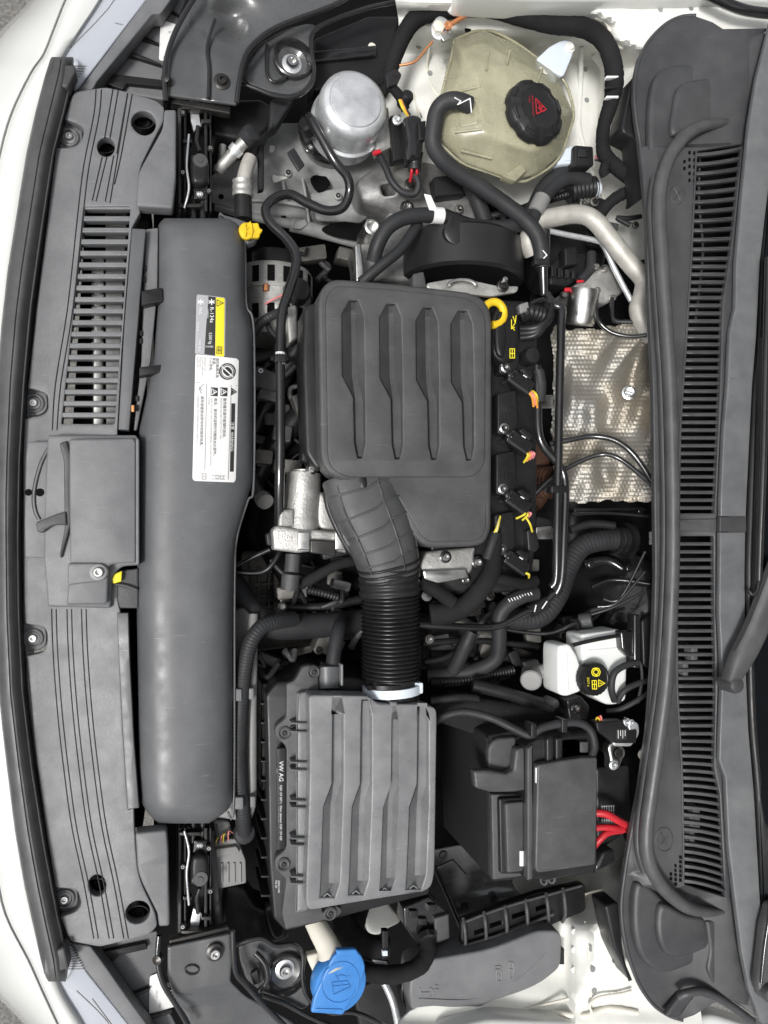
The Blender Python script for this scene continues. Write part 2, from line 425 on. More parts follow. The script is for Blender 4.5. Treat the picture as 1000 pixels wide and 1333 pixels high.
headlamp('clear headlamp with white paper sticker near the blackened radiator pipes and silver canister',
    [(170, -40), (130, 0), (104, 34), (75, 72), (83, 80), (97, 84, 2), (99, 92), (88, 121), (101, 116), (190, 0), (220, -40)],
    [((97+i*-.6, 86+i*3.3), (113-i*2.2, 86+i*3.3)) for i in range(10)],
    [(102, 118), (190, 0), (205, -30), (240, -30), (222, 0), (209, 18), (199, 18), (126, 106), (121, 116)],
    [(120, 118), (128, 104), (200, 16), (215, -25), (250, -25), (222, 55), (214, 130), (165, 122)], 0,
    [[(222, 12), (213, 8), (240, 22)], [(182, 42), (178, 47), (207, 56)], [(165, 64), (162, 69), (210, 84), (210, 82)], [(140, 95), (215, 104), (215, 113), (165, 108), (160, 116), (137, 108)]],
    [(209, 25), (234, 33), (226, 82), (207, 78)],
    [(212, 72, 6, 'X'), (219, 40, 6, 'II'), (228, 38, 4, 'C')], 170, 60, [[(92, 62), (140, 12), (160, -20)], [(150, 30), (160, 32)]])
headlamp('clear headlamp with printed barcode sticker beside the blue washer cap corner',
    [(100, 1373), (66, 1273), (78, 1266), (84, 1264), (76, 1219), (93, 1232), (112, 1265), (172, 1340), (200, 1373)],
    [((85+i*.3, 1222+i*3.3), (89+i*2.1, 1222+i*3.3)) for i in range(13)],
    [(93, 1228), (118, 1232), (140, 1262), (165, 1298), (196, 1340), (210, 1373), (190, 1373), (168, 1335), (112, 1264)],
    [(118, 1232), (205, 1212), (206, 1290), (250, 1373), (212, 1373), (196, 1336), (165, 1296)], 0,
    [[(165, 1298), (168, 1303), (196, 1289), (194, 1287)], [(185, 1325), (190, 1331), (226, 1318), (224, 1316)], [(132, 1240), (190, 1228), (192, 1236), (155, 1244), (148, 1252), (136, 1250)]],
    [(195, 1271), (208, 1266), (229, 1310), (194, 1321)],
    [(222, 1288, 14, '|||'), (218, 1280, 4, '5-7'), (203, 1290, 3.2, 'SW 25'), (207, 1306, 3.5, '0481')], 170, 1280, [[(100, 1290), (140, 1330), (150, 1360)], [(120, 1300), (150, 1340)]])

# ---- grey front trim panel over the radiator
def hp(x, y): return -24+17*sm(60, 190, x)
outer = [(98, 119, 3), (137, 113, 6), (166, 119, 8), (205, 131, 8), (214, 140, 3), (213, 158, 6), (205, 172, 6), (184, 214, 10), (181, 228, 8), (180, 268, 2), (183, 276, 2), (172, 296, 2), (160, 430, 30), (153, 562, 2),
         (152, 600, 2), (153, 780, 2), (158, 802, 2), (156, 860, 10), (160, 950, 30), (167, 1054, 1), (174, 1052, 1), (175, 1078, 2), (179, 1132, 10), (184, 1150, 10), (202, 1188, 6), (205, 1206, 5), (194, 1217, 6),
         (160, 1226, 6), (130, 1233, 5), (92, 1226, 4), (78, 1194, 2), (98, 1188, 8), (106, 1178, 6), (101, 1158, 8), (72, 1156, 3), (60, 1080, 20), (46, 980, 30), (36, 860, 4), (34, 854, 2), (58, 849, 8), (62, 835, 5), (61, 822, 6), (57, 816, 4),
         (33, 812, 2), (31, 780, 2), (30, 600, 2), (32, 545, 2), (58, 541, 8), (64, 530, 5), (62, 512, 8), (42, 506, 3), (36, 506, 2), (48, 400, 40), (60, 300, 30), (73, 192, 2), (98, 192, 8), (107, 182, 6), (110, 166, 8), (97, 159, 4), (84, 155, 2), (92, 128, 4)]
slotbig = R([(111, 269), (170, 268), (149, 552), (80, 553)], 3)
ft = thing('radiator_trim_panel', 'long textured grey trim panel with slotted vent over the radiator', 'trim panel', 110, 680, -60)
big = plate('panel', [R(outer, 6), slotbig, ell(138, 191, 11.5, 12.5), ell(187, 160, 16.5, 15.5, rot=35), ell(126.5, 1153, 11.5, 14), ell(179.5, 1188, 16.5, 14.5, rot=-30)], hp, 16, 'panel_grey', ft, 1.6, cut=18)
for i in range(20):                                       # the bars between the slots
    y = 268.3+i*15.05; f = (y-268)/285
    a, b = 110.5-31*f, 170-21.2*f
    plate('slat', R([(a-3, y-(2.6 if i else 0)), (b+3, y-(2.6 if i else 0)+.3), (b+3, y+(4 if i < 19 else 1)), (a-3, y+(4 if i < 19 else 1))], 1.2), lambda x, yy: hp(x, yy)-1, 13, 'panel_grey', ft, 1.2)
# engraved double lines: groove shade painted as thin black strips on the panel
def rib(x, yy): return hp(x, yy)+.2
gl = [[(125, 116), (122, 150), (109, 215), (101, 280), (88, 400), (72, 500), (68, 560)], [(132, 116), (129, 150), (116, 215), (108, 280), (95, 400), (79, 500), (74, 560)],
      [(147, 116), (136, 180)], [(154, 117), (143, 180)], [(133, 204), (120, 261), (125, 262), (139, 204)], [(148, 202), (137, 262), (143, 264), (152, 210), (166, 122)], [(166, 121), (152, 200)],
      [(172, 122), (158, 200), (149, 240)]]
for base in ((67, 73), (87, 93), (106, 112)):
    for q in base:
        gl.append([(q, 793), (q+2, 850), (q+8, 930), (q+17, 1010), (q+27, 1080), (q+42, 1150), (q+55, 1222)])
for k, L in enumerate(gl):
    cl = [tuple(v) for v in crom([Vector(q) for q in L], 4)] if len(L) > 2 and k not in (4, 5) else L
    V = []
    for i, q in enumerate(cl):
        a = Vector(cl[max(i-1, 0)]); b = Vector(cl[min(i+1, len(cl)-1)]); d = (b-a).normalized(); nn = Vector((-d.y, d.x))*.75
        V.append([P(q[0]+nn.x, q[1]+nn.y, hp(*q)+.5), P(q[0], q[1], hp(*q)+.8), P(q[0]-nn.x, q[1]-nn.y, hp(*q)+.5)])
    loft('bead', V, 'black_plastic', ft, smooth=None)
for x, y in ((90, 179), (44, 525), (43, 831), (84, 1170)):                 # clip lugs in their notches
    lug = plate('clip_lug', R([(x-17, y-20), (x+6, y-21), (x+17, y-14), (x+18, y+8), (x+8, y+16), (x-18, y+18)], 7), hp(x, y)-13, 8, 'panel_grey', ft, 1.5)
    lathe('clip_collar', x, y, hp(x, y)-13, [(12, 0), (12, 2.5), (10.5, 3.2), (9, 2.2), (9, -1)], 'panel_grey', lug, n=26)
    bolt(x, y, hp(x, y)-12.5, 8, lug, 'steel_bolt', 'screw', 'print_grey')
# end blocks standing proud of the panel
def hb(x, y): return hp(x, y)+11
plate('end_block', R([(214, 142, 3), (229.5, 142, 3), (229, 230), (225, 271, 3), (178, 268, 4), (180, 225, 8), (185, 215, 8), (212, 166, 6)], 3), hb, 24, 'panel_grey', ft, 3, cut=40)
plate('end_block', R([(176, 1085, 4), (217, 1081, 4), (219, 1110), (221, 1206, 4), (207, 1207, 3), (205, 1190), (184, 1148, 8), (179, 1132, 8)], 3), hb, 24, 'panel_grey', ft, 3, cut=40)
plate('edge_strip', R([(172, 297), (190, 298), (188, 320), (168, 560), (154, 559), (162, 420)], 1), lambda x, y: hp(x, y)+2.5, 14, 'tank_grey', ft, 1.2, cut=40)
plate('edge_strip', R([(152, 798), (167, 798), (169, 860), (174, 960), (181, 1052), (166, 1054), (160, 960), (155, 870)], 1), lambda x, y: hp(x, y)+2.5, 14, 'tank_grey', ft, 1.2, cut=40)
plate('seal_channel', [(x+3, y) for y, x in yR[1:-1]]+[(x-14, y) for y, x in reversed(yR[1:-1])], -30, 14, 'black_plastic', ft, 1)
for x, y in ((187, 160), (180, 1188), (138, 191), (126, 1153)):
    lathe('mount_cup', x, y, hp(x, y)-34, [(15.5, -3), (15.5, 14), (14.5, 14), (14, 2), (11, 0), (8, 4), (4, 4), (3, 2), (0, 2)], 'black_plastic', ft, n=22)

# radiator top seen through the slots
ra = thing('radiator', 'metal radiator top tank under the slotted trim panel', 'radiator', 130, 430, -120)
plate('core', R([(112, 262), (196, 262), (172, 790), (186, 1078), (90, 1078), (80, 790)], 2), -75, 120, 'black_deep', ra, 2)
plate('tank_rail', R([(120, 330), (133, 330), (135, 556), (120, 556)], 3), -62, 12, 'alu', ra, 3)
for i in range(14): plate('rail_fold', rect(119, 336+i*15.6, 135, 341+i*15.6), -60, 6, 'cast_alu', ra, 1)
plate('side_rail', R([(137, 262), (166, 262), (152, 556), (138, 556)], 2), -58, 10, 'grey_connector', ra, 2)

# ---- bonnet catch housing in the middle of the front panel
lb = thing('bonnet_catch_housing', 'raised grey box with curved slot and lever on the front trim panel', 'catch housing', 100, 680, -30)
plate('base', R([(62, 566, 5), (178, 566, 4), (181, 575, 5), (180.5, 736, 3), (160, 737, 6), (146, 748, 10), (144, 792, 3), (62, 790, 4), (57, 726, 2), (57, 690, 3), (60, 600, 4)], 4), -2, 22, 'panel_grey', lb, 3)
plate('lid', R([(90, 571), (174, 570), (177, 575), (177, 732), (141, 735, 8), (140, 786, 4), (86, 788, 4), (91, 740), (90, 600)], 3), 9, 10, 'panel_grey', lb, 3)
plate('rim', R([(176, 568), (181, 572), (181, 735), (177, 735), (177, 576)], 1.5), 11, 24, 'panel_grey', lb, 1)
plate('lever_plate', R([(34, 591, 3), (36, 575, 2), (78, 574, 5), (81, 588, 6), (82, 690), (76, 726, 2), (33, 726, 2), (32, 680)], 3), -8, 16, 'panel_grey', lb, 1.5)
plate('step_wall', R([(77, 577), (86, 573), (93, 594), (93, 680), (80, 727), (77, 724), (84, 688), (83, 600)], 3), 3, 22, 'lid_grey', lb, 2)
for dx in (-1.9, 1.9): tube('slot_edge', [(66+dx, 579, -7.5), (54+dx, 602, -7.5), (46+dx, 630, -7.5), (44+dx, 650, -7.5), (46+dx, 665, -7.5), (51+dx, 676, -7.5)], .9, 'black_plastic', lb, sides=6)
tube('slot_rib', [(66, 579, -8), (54, 602, -8), (46, 630, -8), (44, 650, -8), (46, 665, -8), (51, 676, -8)], 2.0, 'panel_grey', lb, sides=8)
lathe('hole', 37, 641, -8, [(4.2, .5), (3.4, .3), (0, .25)], 'black_deep', lb, n=16); lathe('hole', 52, 641, -8, [(5, .5), (3.6, .3), (0, .25)], 'black_deep', lb, n=16)
plate('lever', R([(46, 680, 4), (76, 668, 3), (86, 666, 2), (87, 684, 2), (72, 683, 8), (62, 688, 5), (55, 694, 3), (48, 692, 4)], 3), 6, 16, 'cover_grey', lb, 2)
arm_ = plate('screw_tab', R([(88, 733), (128, 733, 10), (141, 738, 10), (142, 748, 8), (132, 757, 8), (88, 762)], 4), 14, 10, 'panel_grey', lb, 2.5)
bolt(128, 745, 14, 10, arm_, 'steel_bolt', 'screw', 'print_grey')
plate('catch_pocket', R([(146, 744), (180, 740), (180, 792), (145, 792)], 2), -12, 12, 'cover_grey', lb, 2)
tube('pocket_rib', [(148, 760, -9), (165, 763, -8), (178, 768, -8)], 2.2, 'cover_grey', lb)
plate('yellow_tab', R([(146, 754), (150, 747), (159, 743), (158, 757), (147, 760)], 1.5), -3, 5, 'yellow_print', lb, 1)

# ---- long rounded air duct behind the trim panel
tl = [(284, 214), (292, 206), (300, 206), (390, 206), (470, 200), (500, 194), (560, 181), (700, 179), (800, 178), (1000, 181), (1045, 184), (1062, 195), (1072, 206)]
tr = [(284, 300), (292, 312), (320, 319), (395, 319), (432, 329), (625, 329), (650, 322), (700, 307), (740, 304), (800, 303), (1040, 303), (1056, 296), (1072, 272)]
def tank_h(x, y):
    a, b = interp(tl, y), interp(tr, y); u = (x-a)/max(1, b-a); u = max(0, min(1, u))
    e = min(1, max(0, (y-284)/26), max(0, (1072-y)/22)); e = math.sqrt(max(0, 1-(1-e)**2))
    s = 1-abs(2*u-1)**3.2
    return -26+(36*s**.5)*(.35+.65*e)
td = thing('air_duct', 'long rounded dark grey plastic air duct with warning labels', 'air duct', 250, 680, -60)
rows = []
yy = [284, 285, 287, 290, 294, 299, 305, 312]+list(range(322, 1046, 9))+[1050, 1055, 1060, 1064, 1068, 1070, 1071, 1072]
for y in yy:
    a, b = interp(tl, y), interp(tr, y); e = min(1, max(0, (y-284)/26), max(0, (1072-y)/22)); row = [P(a, y, -60), P(a, y, -26)]
    for k in range(25):
        u = .5-.5*math.cos(math.pi*k/24); row.append(P(a+(b-a)*u, y, tank_h(a+(b-a)*u, y)))
    row += [P(b, y, -26), P(b, y, -60)]; rows.append(row)
loft('shell', rows, 'tank_grey', td, smooth=65)
ed = [(309, 286), (318, 318), (320, 395), (330, 432), (330, 625), (322, 652), (308, 700), (305, 760), (304, 1040), (296, 1057)]
tube('edge_bead', [(x+.5, y, -23) for x, y in ed], 1.6, 'tank_grey', td, sides=8)
for y0, y1 in ((378, 396), (478, 488)): plate('clip', R([(184 if y0 < 400 else 181, y0), (211, y0-4), (213, y1-4), (184 if y0 < 400 else 181, y1+2)], 2), -2, 16, 'black_plastic', td, 1.5)
plate('side_flange', R([(190, 298), (206, 296), (205, 378), (196, 470), (178, 560), (174, 560), (184, 470), (187, 380)], 2), -16, 10, 'panel_grey', td, 1.5, cut=50)
for y in (345, 360, 430, 440, 515, 527): plate('flange_notch', R(rect(187-(y-340)*.06, y, 191-(y-340)*.06, y+7), .6), -13, 5, 'black_plastic', td, .6)
plate('brass_clip', R(rect(171, 527, 175, 536), 1), -3, 4, 'copper', td, .8)
plate('top_tab', R([(284, 277, 2), (310, 284), (326, 290, 8), (336, 300, 8), (336, 312, 6), (322, 318), (310, 300)], 4), -18, 20, 'tank_grey', td, 2.5)
plate('end_tab', R([(300, 1040), (306, 1042), (308, 1068), (282, 1064), (296, 1055)], 3), -34, 12, 'grey_connector', td, 1.5)

yc = thing('yellow_retaining_clip', 'small bright yellow clip on the corner of the rounded air duct', 'clip', 325, 298, -18)
plate('plate', C([(311, 297), (316, 290), (324, 289), (326, 287), (328, 290), (336, 290), (338, 296), (342, 299), (339, 304), (337, 309), (328, 309), (322, 311), (314, 307)], 3), -6, 8, 'yellow', yc, 1.5)
for d in (-4, 4): tube('fin', [(323+d, 291, -5), (324+d, 300, -4), (323+d, 308, -5)], 1.4, 'yellow', yc, sides=6)
lathe('boss', 325, 300, -6, [(5, 0), (5, 2.2), (3.4, 2.4), (3, .8), (0, .8)], 'yellow', yc, n=16)

# labels on the duct
def lab(name, loop, mat_, parent, e=.5):
    return plate(name, loop, lambda x, y: tank_h(x, y)+e, .3, mat_, parent, .05, cut=3.5)
la = thing('refrigerant_label', 'grey, black and yellow refrigerant label on the rounded air duct', 'label', 275, 424, -10)
lab('backing', R([(257, 383), (292, 387), (294, 390), (293, 463), (291, 465), (254, 460), (256, 386)], 1.5), 'label_grey', la, .4)
lab('black_field', [(271.5, 385.5), (281, 386.8), (280, 463), (266, 461), (268, 430)], 'print_black', la, .75)
lab('yellow_field', R([(281.3, 387), (292.5, 388), (291.6, 464.5), (280.3, 463)], 1.5), 'yellow_print', la, .75)
th = lambda x, y: tank_h(x, y)+1.1
strokes('warning_triangle', [[(282.5, 390), (282.3, 398.5), (290.8, 394.5), (282.5, 390)], [(284.5, 394.3), (287.5, 394.5)]], .8, th, 'print_black', la)
strokes('book_symbol', [[(282.5, 451), (282, 460), (288.5, 460.5), (288.8, 451.5), (282.5, 451)], [(282.3, 455.5), (288.6, 456)], [(284.5, 452), (284.3, 459)], [(286.5, 452), (286.3, 459)]], .7, th, 'print_black', la)
for cx, m_ in ((275.5, 'print_white'), (261.5, 'print_white')):
    strokes('snowflake', [[(cx-3.5, 391.5), (cx+3.5, 394.5)], [(cx-3.5, 394.5), (cx+3.5, 391.5)], [(cx, 389.5), (cx, 396.5)]], 1.3, th, m_, la)
text('R-134a', 273.5, 399.5, 7.2, th, 'print_white', la); text('0.500 kg', 272, 433, 6.0, th, 'print_white', la, xs=.72); text('COMPRESSOR', 269.5, 402, 2.8, th, 'print_white', la, xs=.7)
text('PAG', 259, 400, 6.2, th, 'print_white', la, xs=.8); text('SAE J639', 257.3, 419, 3.2, th, 'print_white', la); text('VW AG', 258.5, 442, 4.6, th, 'print_white', la); text('5G0.820', 267.5, 452, 3.0, th, 'print_white', la, dirx=(1, .02), upx=(0, -1))

lw = thing('warning_label', 'large white warning label printed in black on the rounded air duct', 'label', 280, 545, -10)
lab('paper', R([(255, 461), (308, 466.5), (311, 469), (307, 624), (305, 628), (253, 626), (250.5, 623), (254.5, 464)], 2), 'label_white', lw, .45)
tw = lambda x, y: tank_h(x, y)+.85
def circ(cx, cy, r, n=26): return [(cx+r*math.cos(2*math.pi*i/n), cy+r*math.sin(2*math.pi*i/n)) for i in range(n+1)]
strokes('no_touch_ring', [circ(296, 483.5, 10)], 1.7, tw, 'print_black', lw); strokes('no_touch_disc', [circ(296, 483.5, 7.9)], .8, tw, 'print_black', lw)
lab('hand_sign', C([(291, 480), (296, 477.5), (301, 481), (302, 486), (297, 489.5), (293, 487), (290.5, 484)], 3), 'print_black', lw, .9)
tw2 = lambda x, y: tank_h(x, y)+1.25
strokes('bar', [[(289, 477), (303, 490)]], 1.6, tw2, 'label_white', lw)
strokes('rule', [[(254, 497.5), (309, 502)], [(269, 499), (266.5, 611)], [(301, 501.5), (297, 624)]], .6, tw, 'print_grey', lw)
lab('black_bar', [(301.3, 525), (306.3, 525), (304.3, 614), (299.2, 614)], 'print_black', lw, .9)
text('注意  WARNING', 301.0, 549, 5.2, tw2, 'print_white', lw, dirx=(-.02, 1))
strokes('triangle', [[(301.5, 505.5), (301.3, 514), (307.6, 510), (301.5, 505.5)], [(303, 509), (303, 511)], [(304.3, 509.5), (304.3, 510.5)], [(302, 507), (302, 512.5)]], 1.2, tw, 'print_black', lw)
for x0 in (287, 274.5):
    lab('pictogram', [(x0, 504), (x0+9.3, 504.7), (x0+9, 516), (x0-.3, 515.4)], 'print_black', lw, .85)
    strokes('pictogram_sign', [[(x0+1, 506), (x0+1, 514), (x0+8, 510), (x0+1, 506)], [(x0+3, 509), (x0+5, 511), (x0+3.5, 512)]], .9, tw2, 'label_white', lw)
cn = [(281.5, 465.5, 4.4, '请勿触摸风扇'), (277.2, 465.5, 4.2, '高温，'), (273, 465, 4.2, '小心烫伤。'),
      (266, 464, 2.7, 'COOLANT HOT'), (262.8, 464, 2.7, 'DO NOT OPEN CAP'), (259.6, 464, 2.7, 'WHILE HOT'), (256.4, 464, 2.7, 'HANDS OFF'),
      (291, 518, 4.6, '散热器风扇可能随时启动。'), (287, 518, 2.8, 'RADIATOR FAN MAY START AT ANY TIME.'),
      (279, 518, 4.6, '高压，发动机运转时勿触碰点火部件。'), (274.5, 518, 2.8, 'HIGH VOLTAGE. SWITCH OFF ENGINE BEFORE TOUCHING IGNITION'), (271, 518, 2.8, 'SYSTEM.'),
      (261.5, 515, 4.6, '请阅读使用说明书中的相关信息。'), (256.8, 515, 2.8, 'PLEASE READ THE OWNERS MANUAL CAREFULLY')]
for x0, y0, s_, k in cn: text(k, x0, y0, s_, tw, 'print_grey' if s_ < 3 else 'print_black', lw, dirx=(-.018, 1))
strokes('oil_can_symbol', [[(262, 503), (259, 506), (262, 512)], [(259, 504), (263, 508)], [(265, 500), (262, 503)]], .8, tw, 'print_grey', lw)
strokes('book_symbol', [[(263, 616), (263, 624), (268, 624), (268, 616), (263, 616)], [(265.5, 618), (265.5, 622)]], .7, tw, 'print_grey', lw)
strokes('code_frame', [circ(283, 621, 2.2, 10), circ(289, 621.5, 2.2, 10), [(276, 623.5), (293, 624)], [(276, 619), (293, 619.5)]], .6, tw, 'print_grey', lw)
# ================================================================== engine cover
EC = 26
ec = thing('engine_cover', 'dark grey engine cover with four pressed grooves beside the ribbed intake hose', 'engine cover', 520, 520, -30)
gst, holes = [], []
for dx, dy, db in ((0, 0, 0), (49, 4.5, 1), (96.5, 9.5, 2), (142, 13.5, 3)):
    s = [((455, 391), (457.5, 393), (462, 394), (466.5, 391), 4), ((445.5, 409), (457, 404), (463, 402.5), (473, 409), 13), ((446.2, 489), (458.3, 489), (464.5, 489), (474.8, 489), 13),
         ((460.6, 517), (462, 518), (472.3, 519), (475, 515), 8), ((462, 577), (463.3, 577), (473.5, 577), (475.5, 577), 8), ((466, 596), (467, 594.5), (470.5, 594.5), (471.5, 596), 4)]
    def mv(p, f=1.0): return (p[0]+dx, p[1]+dy*(1-(p[1]-391)/205)+db*(p[1]-391)/205)
    s = [tuple(mv(q) for q in a[:4])+(a[4],) for a in s]
    gst.append(s); holes.append([a[0] for a in s]+[a[3] for a in reversed(s)])
base = R([(414, 382, 14), (430, 362, 14), (520, 369, 40), (622, 381, 22), (641, 402, 22), (641, 560, 40), (640, 690, 10), (630, 711, 16), (556, 713, 14), (541, 701, 10), (498, 628, 3), (443, 628, 20), (418, 606, 18)], 10)
def ech(x, y): return EC-7*sm(616, 632, y)
plate('base', [base, R([(436, 392), (440, 383), (520, 389), (610, 398), (622, 412), (621, 600), (612, 611), (452, 611), (438, 598)], 8)], lambda x, y: ech(x, y)-4, 46, 'cover_grey', ec, 5, res=3)
inner = R([(424, 389, 12), (434, 371, 12), (520, 377, 40), (614, 388, 20), (633, 408, 20), (632, 560, 40), (632, 606, 18), (618, 621, 14), (446, 621, 18), (427, 603, 16)], 10)
plate('raised_panel', [inner]+holes, EC, 13, 'cover_grey', ec, 2.2, res=3)
for s in gst: groove('groove', s, EC, 'cover_grey', ec)
plate('lower_panel', R([(507, 629, 3), (633, 629, 3), (633, 690, 8), (624, 704, 12), (560, 706, 12), (549, 697, 8)], 6), 17.5, 4, 'cover_grey', ec, 1.8)
plate('skirt', R([(396, 398, 8), (420, 390), (425, 610), (412, 612, 6), (398, 590, 6), (394, 470, 10)], 6), -8, 60, 'black_plastic', ec, 5)
plate('foot', R([(398, 560), (412, 560), (412, 604), (392, 600)], 3), -30, 30, 'black_plastic', ec, 3)

# yellow dipstick handle and oil filler cap peeking out behind the cover
ds = thing('dipstick_handle', 'bright yellow ring handle of the oil dipstick beside the engine cover', 'dipstick', 643, 407, -20)
tube('ring', [(643+13*math.cos(a), 408-15*math.sin(a), 4) for a in [math.radians(d) for d in range(-100, 170, 18)]], 5, 'yellow', ds, n=3, sides=10)
tube('stem', [(634, 396, 2), (628, 402, -30), (624, 405, -90)], 4, 'yellow', ds)
oc = thing('oil_filler_cap', 'black oil filler cap with yellow symbols beside the engine cover', 'filler cap', 660, 433, -20)
plate('body', R([(641, 410, 8), (652, 396, 6), (673, 393, 4), (677, 430, 20), (672, 468, 6), (655, 474, 8), (642, 462, 8)], 8), 2, 26, 'black_plastic', oc, 5, res=3)
plate('grip', C([(648, 412), (656, 404), (660, 430), (657, 462), (648, 460), (645, 436)], 4), 8, 10, 'black_plastic', oc, 4, res=3)
strokes('oil_can_symbol', [[(668, 412), (671, 420), (667, 426), (670, 430)], [(666, 416), (666, 428), (670, 426)], [(671, 420), (672, 411)]], 1., 2.3, 'yellow_print', oc)
strokes('manual_symbol', [[(664, 454), (664, 466), (670, 466), (670, 454), (664, 454)], [(664, 460), (670, 460)], [(667, 454), (667, 466)]], 1., 2.3, 'yellow_print', oc)

# ================================================================== air intake: duct with grid ribs, bellows, clamp
ih = thing('intake_hose', 'black ribbed intake hose between the engine cover and the air filter box', 'intake hose', 505, 800, -60)
pth = [(468, 618, -12), (478, 655, -8), (492, 690, -8), (502, 722, -12), (508, 752, -16)]
# flattened duct: own rows with an oval section
wp = crom([P(*p) for p in pth], 8); rows = []
for i, p in enumerate(wp):
    f = i/(len(wp)-1); tdir = (wp[min(i+1, len(wp)-1)]-wp[max(i-1, 0)]).normalized()
    side = tdir.cross(Vector((0, 0, 1))).normalized(); up = side.cross(tdir)
    rx = (.058*(1-f)**.5*.22+.041) * (1-.10*f) if f > .02 else .052
    rz = .030+.008*f
    rows.append([p+side*rx*math.copysign(abs(math.cos(a))**.75, math.cos(a))+up*rz*math.copysign(abs(math.sin(a))**.8, math.sin(a)) for a in (2*math.pi*k/32 for k in range(32))])
duct = loft('duct', rows, 'cover_grey', ih, True, True, 60)
def top_at(i, k): return rows[i][k]
N = len(rows)-1
for k in (4, 9, 14): loft('grid_rib', tube_pts([rows[i][k]+Vector((0, 0, .0006)) for i in range(3, N-3)], .0016, 6), 'cover_grey', duct, True, True)
for i in range(4, N-3, 5): loft('grid_rib', tube_pts([rows[i+(0 if k > 8 else 1)][k]+Vector((0, 0, .0004)) for k in range(1, 16)], .0016, 6), 'cover_grey', duct, True, True)
for i in range(N-5, N, 2): loft('collar_rib', tube_pts([rows[i][k % 32]*1.0 for k in range(0, 18)], .0022, 8), 'black_plastic', duct, True, True)
tube('duct_rim', [(424, 640, -22), (428, 662, -22), (440, 690, -22), (456, 718, -22), (472, 730, -22)], 4, 'black_plastic', duct)
tube('duct_boss', [(470, 620, 8), (472, 632, 12), (474, 642, 14)], 10, 'black_plastic', duct, rlist=[12, 10, 7])
tube('bellows_neck', [(506, 742, -20), (508, 775, -20)], 39, 'black_plastic', ih, sides=36, ring=9, ringamp=.03)
tube('bellows', [(508, 772, -20), (509, 830, -20), (509, 882, -20)], 36.5, 'black_plastic', ih, sides=40, ring=5.15, ringamp=.055)
tube('spigot', [(509, 878, -20), (511, 915, -20)], 34, 'black_plastic', ih, sides=36)
cl_ = tube('hose_clamp', [(510, 891, -20), (510.5, 902, -20)], 38, 'clamp_white', ih, sides=40)
plate('clamp_buckle', [R(rect(535, 889, 551, 903), 2), R(rect(540, 893, 547, 899), 1)], 6, 5, 'clamp_white', cl_, 1)
for x0, x1 in ((478, 484), (489, 522)): plate('clamp_window', R(rect(x0, 893, x1, 899), 1.5), lambda x, y: -20+41*math.sqrt(max(.02, 1-((x-510)/39)**2)), 2, 'black_plastic', cl_, .4, cut=5)

# ================================================================== air filter box
AB = 24
ab = thing('air_filter_box', 'grey air filter box with ribbed lid and printed flange', 'air filter box', 460, 1040, -120)
gst, holes = [], []
for k in range(4):
    dx = 37.0*k
    s = [((434.5, 908), (436, 909), (441.5, 909), (443, 908), 3), ((433.5, 930), (434.5, 930), (444, 930), (447, 930), 8), ((432.5, 1021), (433.5, 1021), (444.5, 1019), (447, 1019), 9),
         ((421.5, 1051), (430.5, 1047), (436.5, 1042), (446, 1046), 14), ((418, 1150), (428, 1150), (434.5, 1150), (442, 1150), 14), ((416.5, 1169), (423.5, 1163), (428.5, 1163), (436, 1169), 5)]
    dy = -3.5*k
    s = [tuple((q[0]+dx+(0 if q[1] < 1030 else k*.4), q[1]+(dy if q[1] > 1140 else (k*3.2 if q[1] < 935 else 0))) for q in a[:4])+(a[4],) for a in s]
    gst.append(s); holes.append([a[0] for a in s]+[a[3] for a in reversed(s)])
def abh(x, y): return AB-26*sm(520, 600, x)*.3-18*sm(930, 890, y)
lid = plate('lid', [R([(402, 905, 6), (480, 906, 6), (492, 917, 5), (545, 917, 5), (567, 921, 8), (569, 930), (566, 1140, 20), (560, 1160, 16), (480, 1172, 60), (400, 1186, 10), (398, 1170, 10), (404, 1000, 60)], 8)]+holes, AB, 34, 'airbox_grey', ab, 2.2, res=3)
for s in gst: groove('groove', s, AB-.4, 'airbox_grey', ab)
for k in range(4):
    x = 426+37.4*k; y = 1166-3.5*k
    tube('groove_end', [(x-8, y+4, AB-4), (x, y-3, AB-3), (x+9, y+4, AB-4)], 1.3, 'airbox_grey', ab, n=1, sides=6)
flange = R([(394, 868, 3), (404, 865, 8), (414, 872, 4), (416, 896, 2), (412, 910, 2), (420, 1188, 2), (438, 1178, 6), (448, 1186, 8), (440, 1194, 6), (372, 1211, 3), (367, 1190, 3), (373, 1145, 5), (358, 1132, 6), (358, 1117, 6), (373, 1105, 6), (373, 972, 6), (358, 958, 6), (358, 946, 6), (373, 934, 5), (373, 890, 3), (384, 886, 5)], 4)
plate('flange', flange, -16, 16, 'cover_grey', ab, 2)
plate('step', R([(387, 903), (404, 900), (402, 1185), (386, 1190)], 3), -4, 20, 'airbox_grey', ab, 3)
for i, y in enumerate((942, 953, 993, 1003, 1043, 1052, 1092, 1101, 1142, 1151)):
    plate('clip_rib', R([(379, y-1.2), (402, y-.4), (402, y+1.4), (379, y+1)], .5), 2, 20, 'airbox_grey', ab, .8)
for i, y in enumerate((947, 998, 1047, 1096, 1146)): plate('clip_gap', C([(378, y), (386, y-5), (398, y-3), (398, y+3), (386, y+5)], 3), -11, 6, 'black_plastic', ab, 1)
tube('part_line', [(389, 902, -3), (386, 960, -3), (387, 1100, -3), (385, 1188, -3)], .8, 'panel_grey', ab, sides=6)
for x, y in ((408, 875), (370, 954), (369, 1125), (430, 1189)):
    lathe('screw_boss', x, y, -16, [(9, -12), (9, 1.5), (7.5, 2.5), (6, 1.5), (6, -1), (0, -1)], 'cover_grey', ab, n=22)
    bolt(x, y, -17, 5, ab, 'dark_metal', 'screw', 'cover_grey')
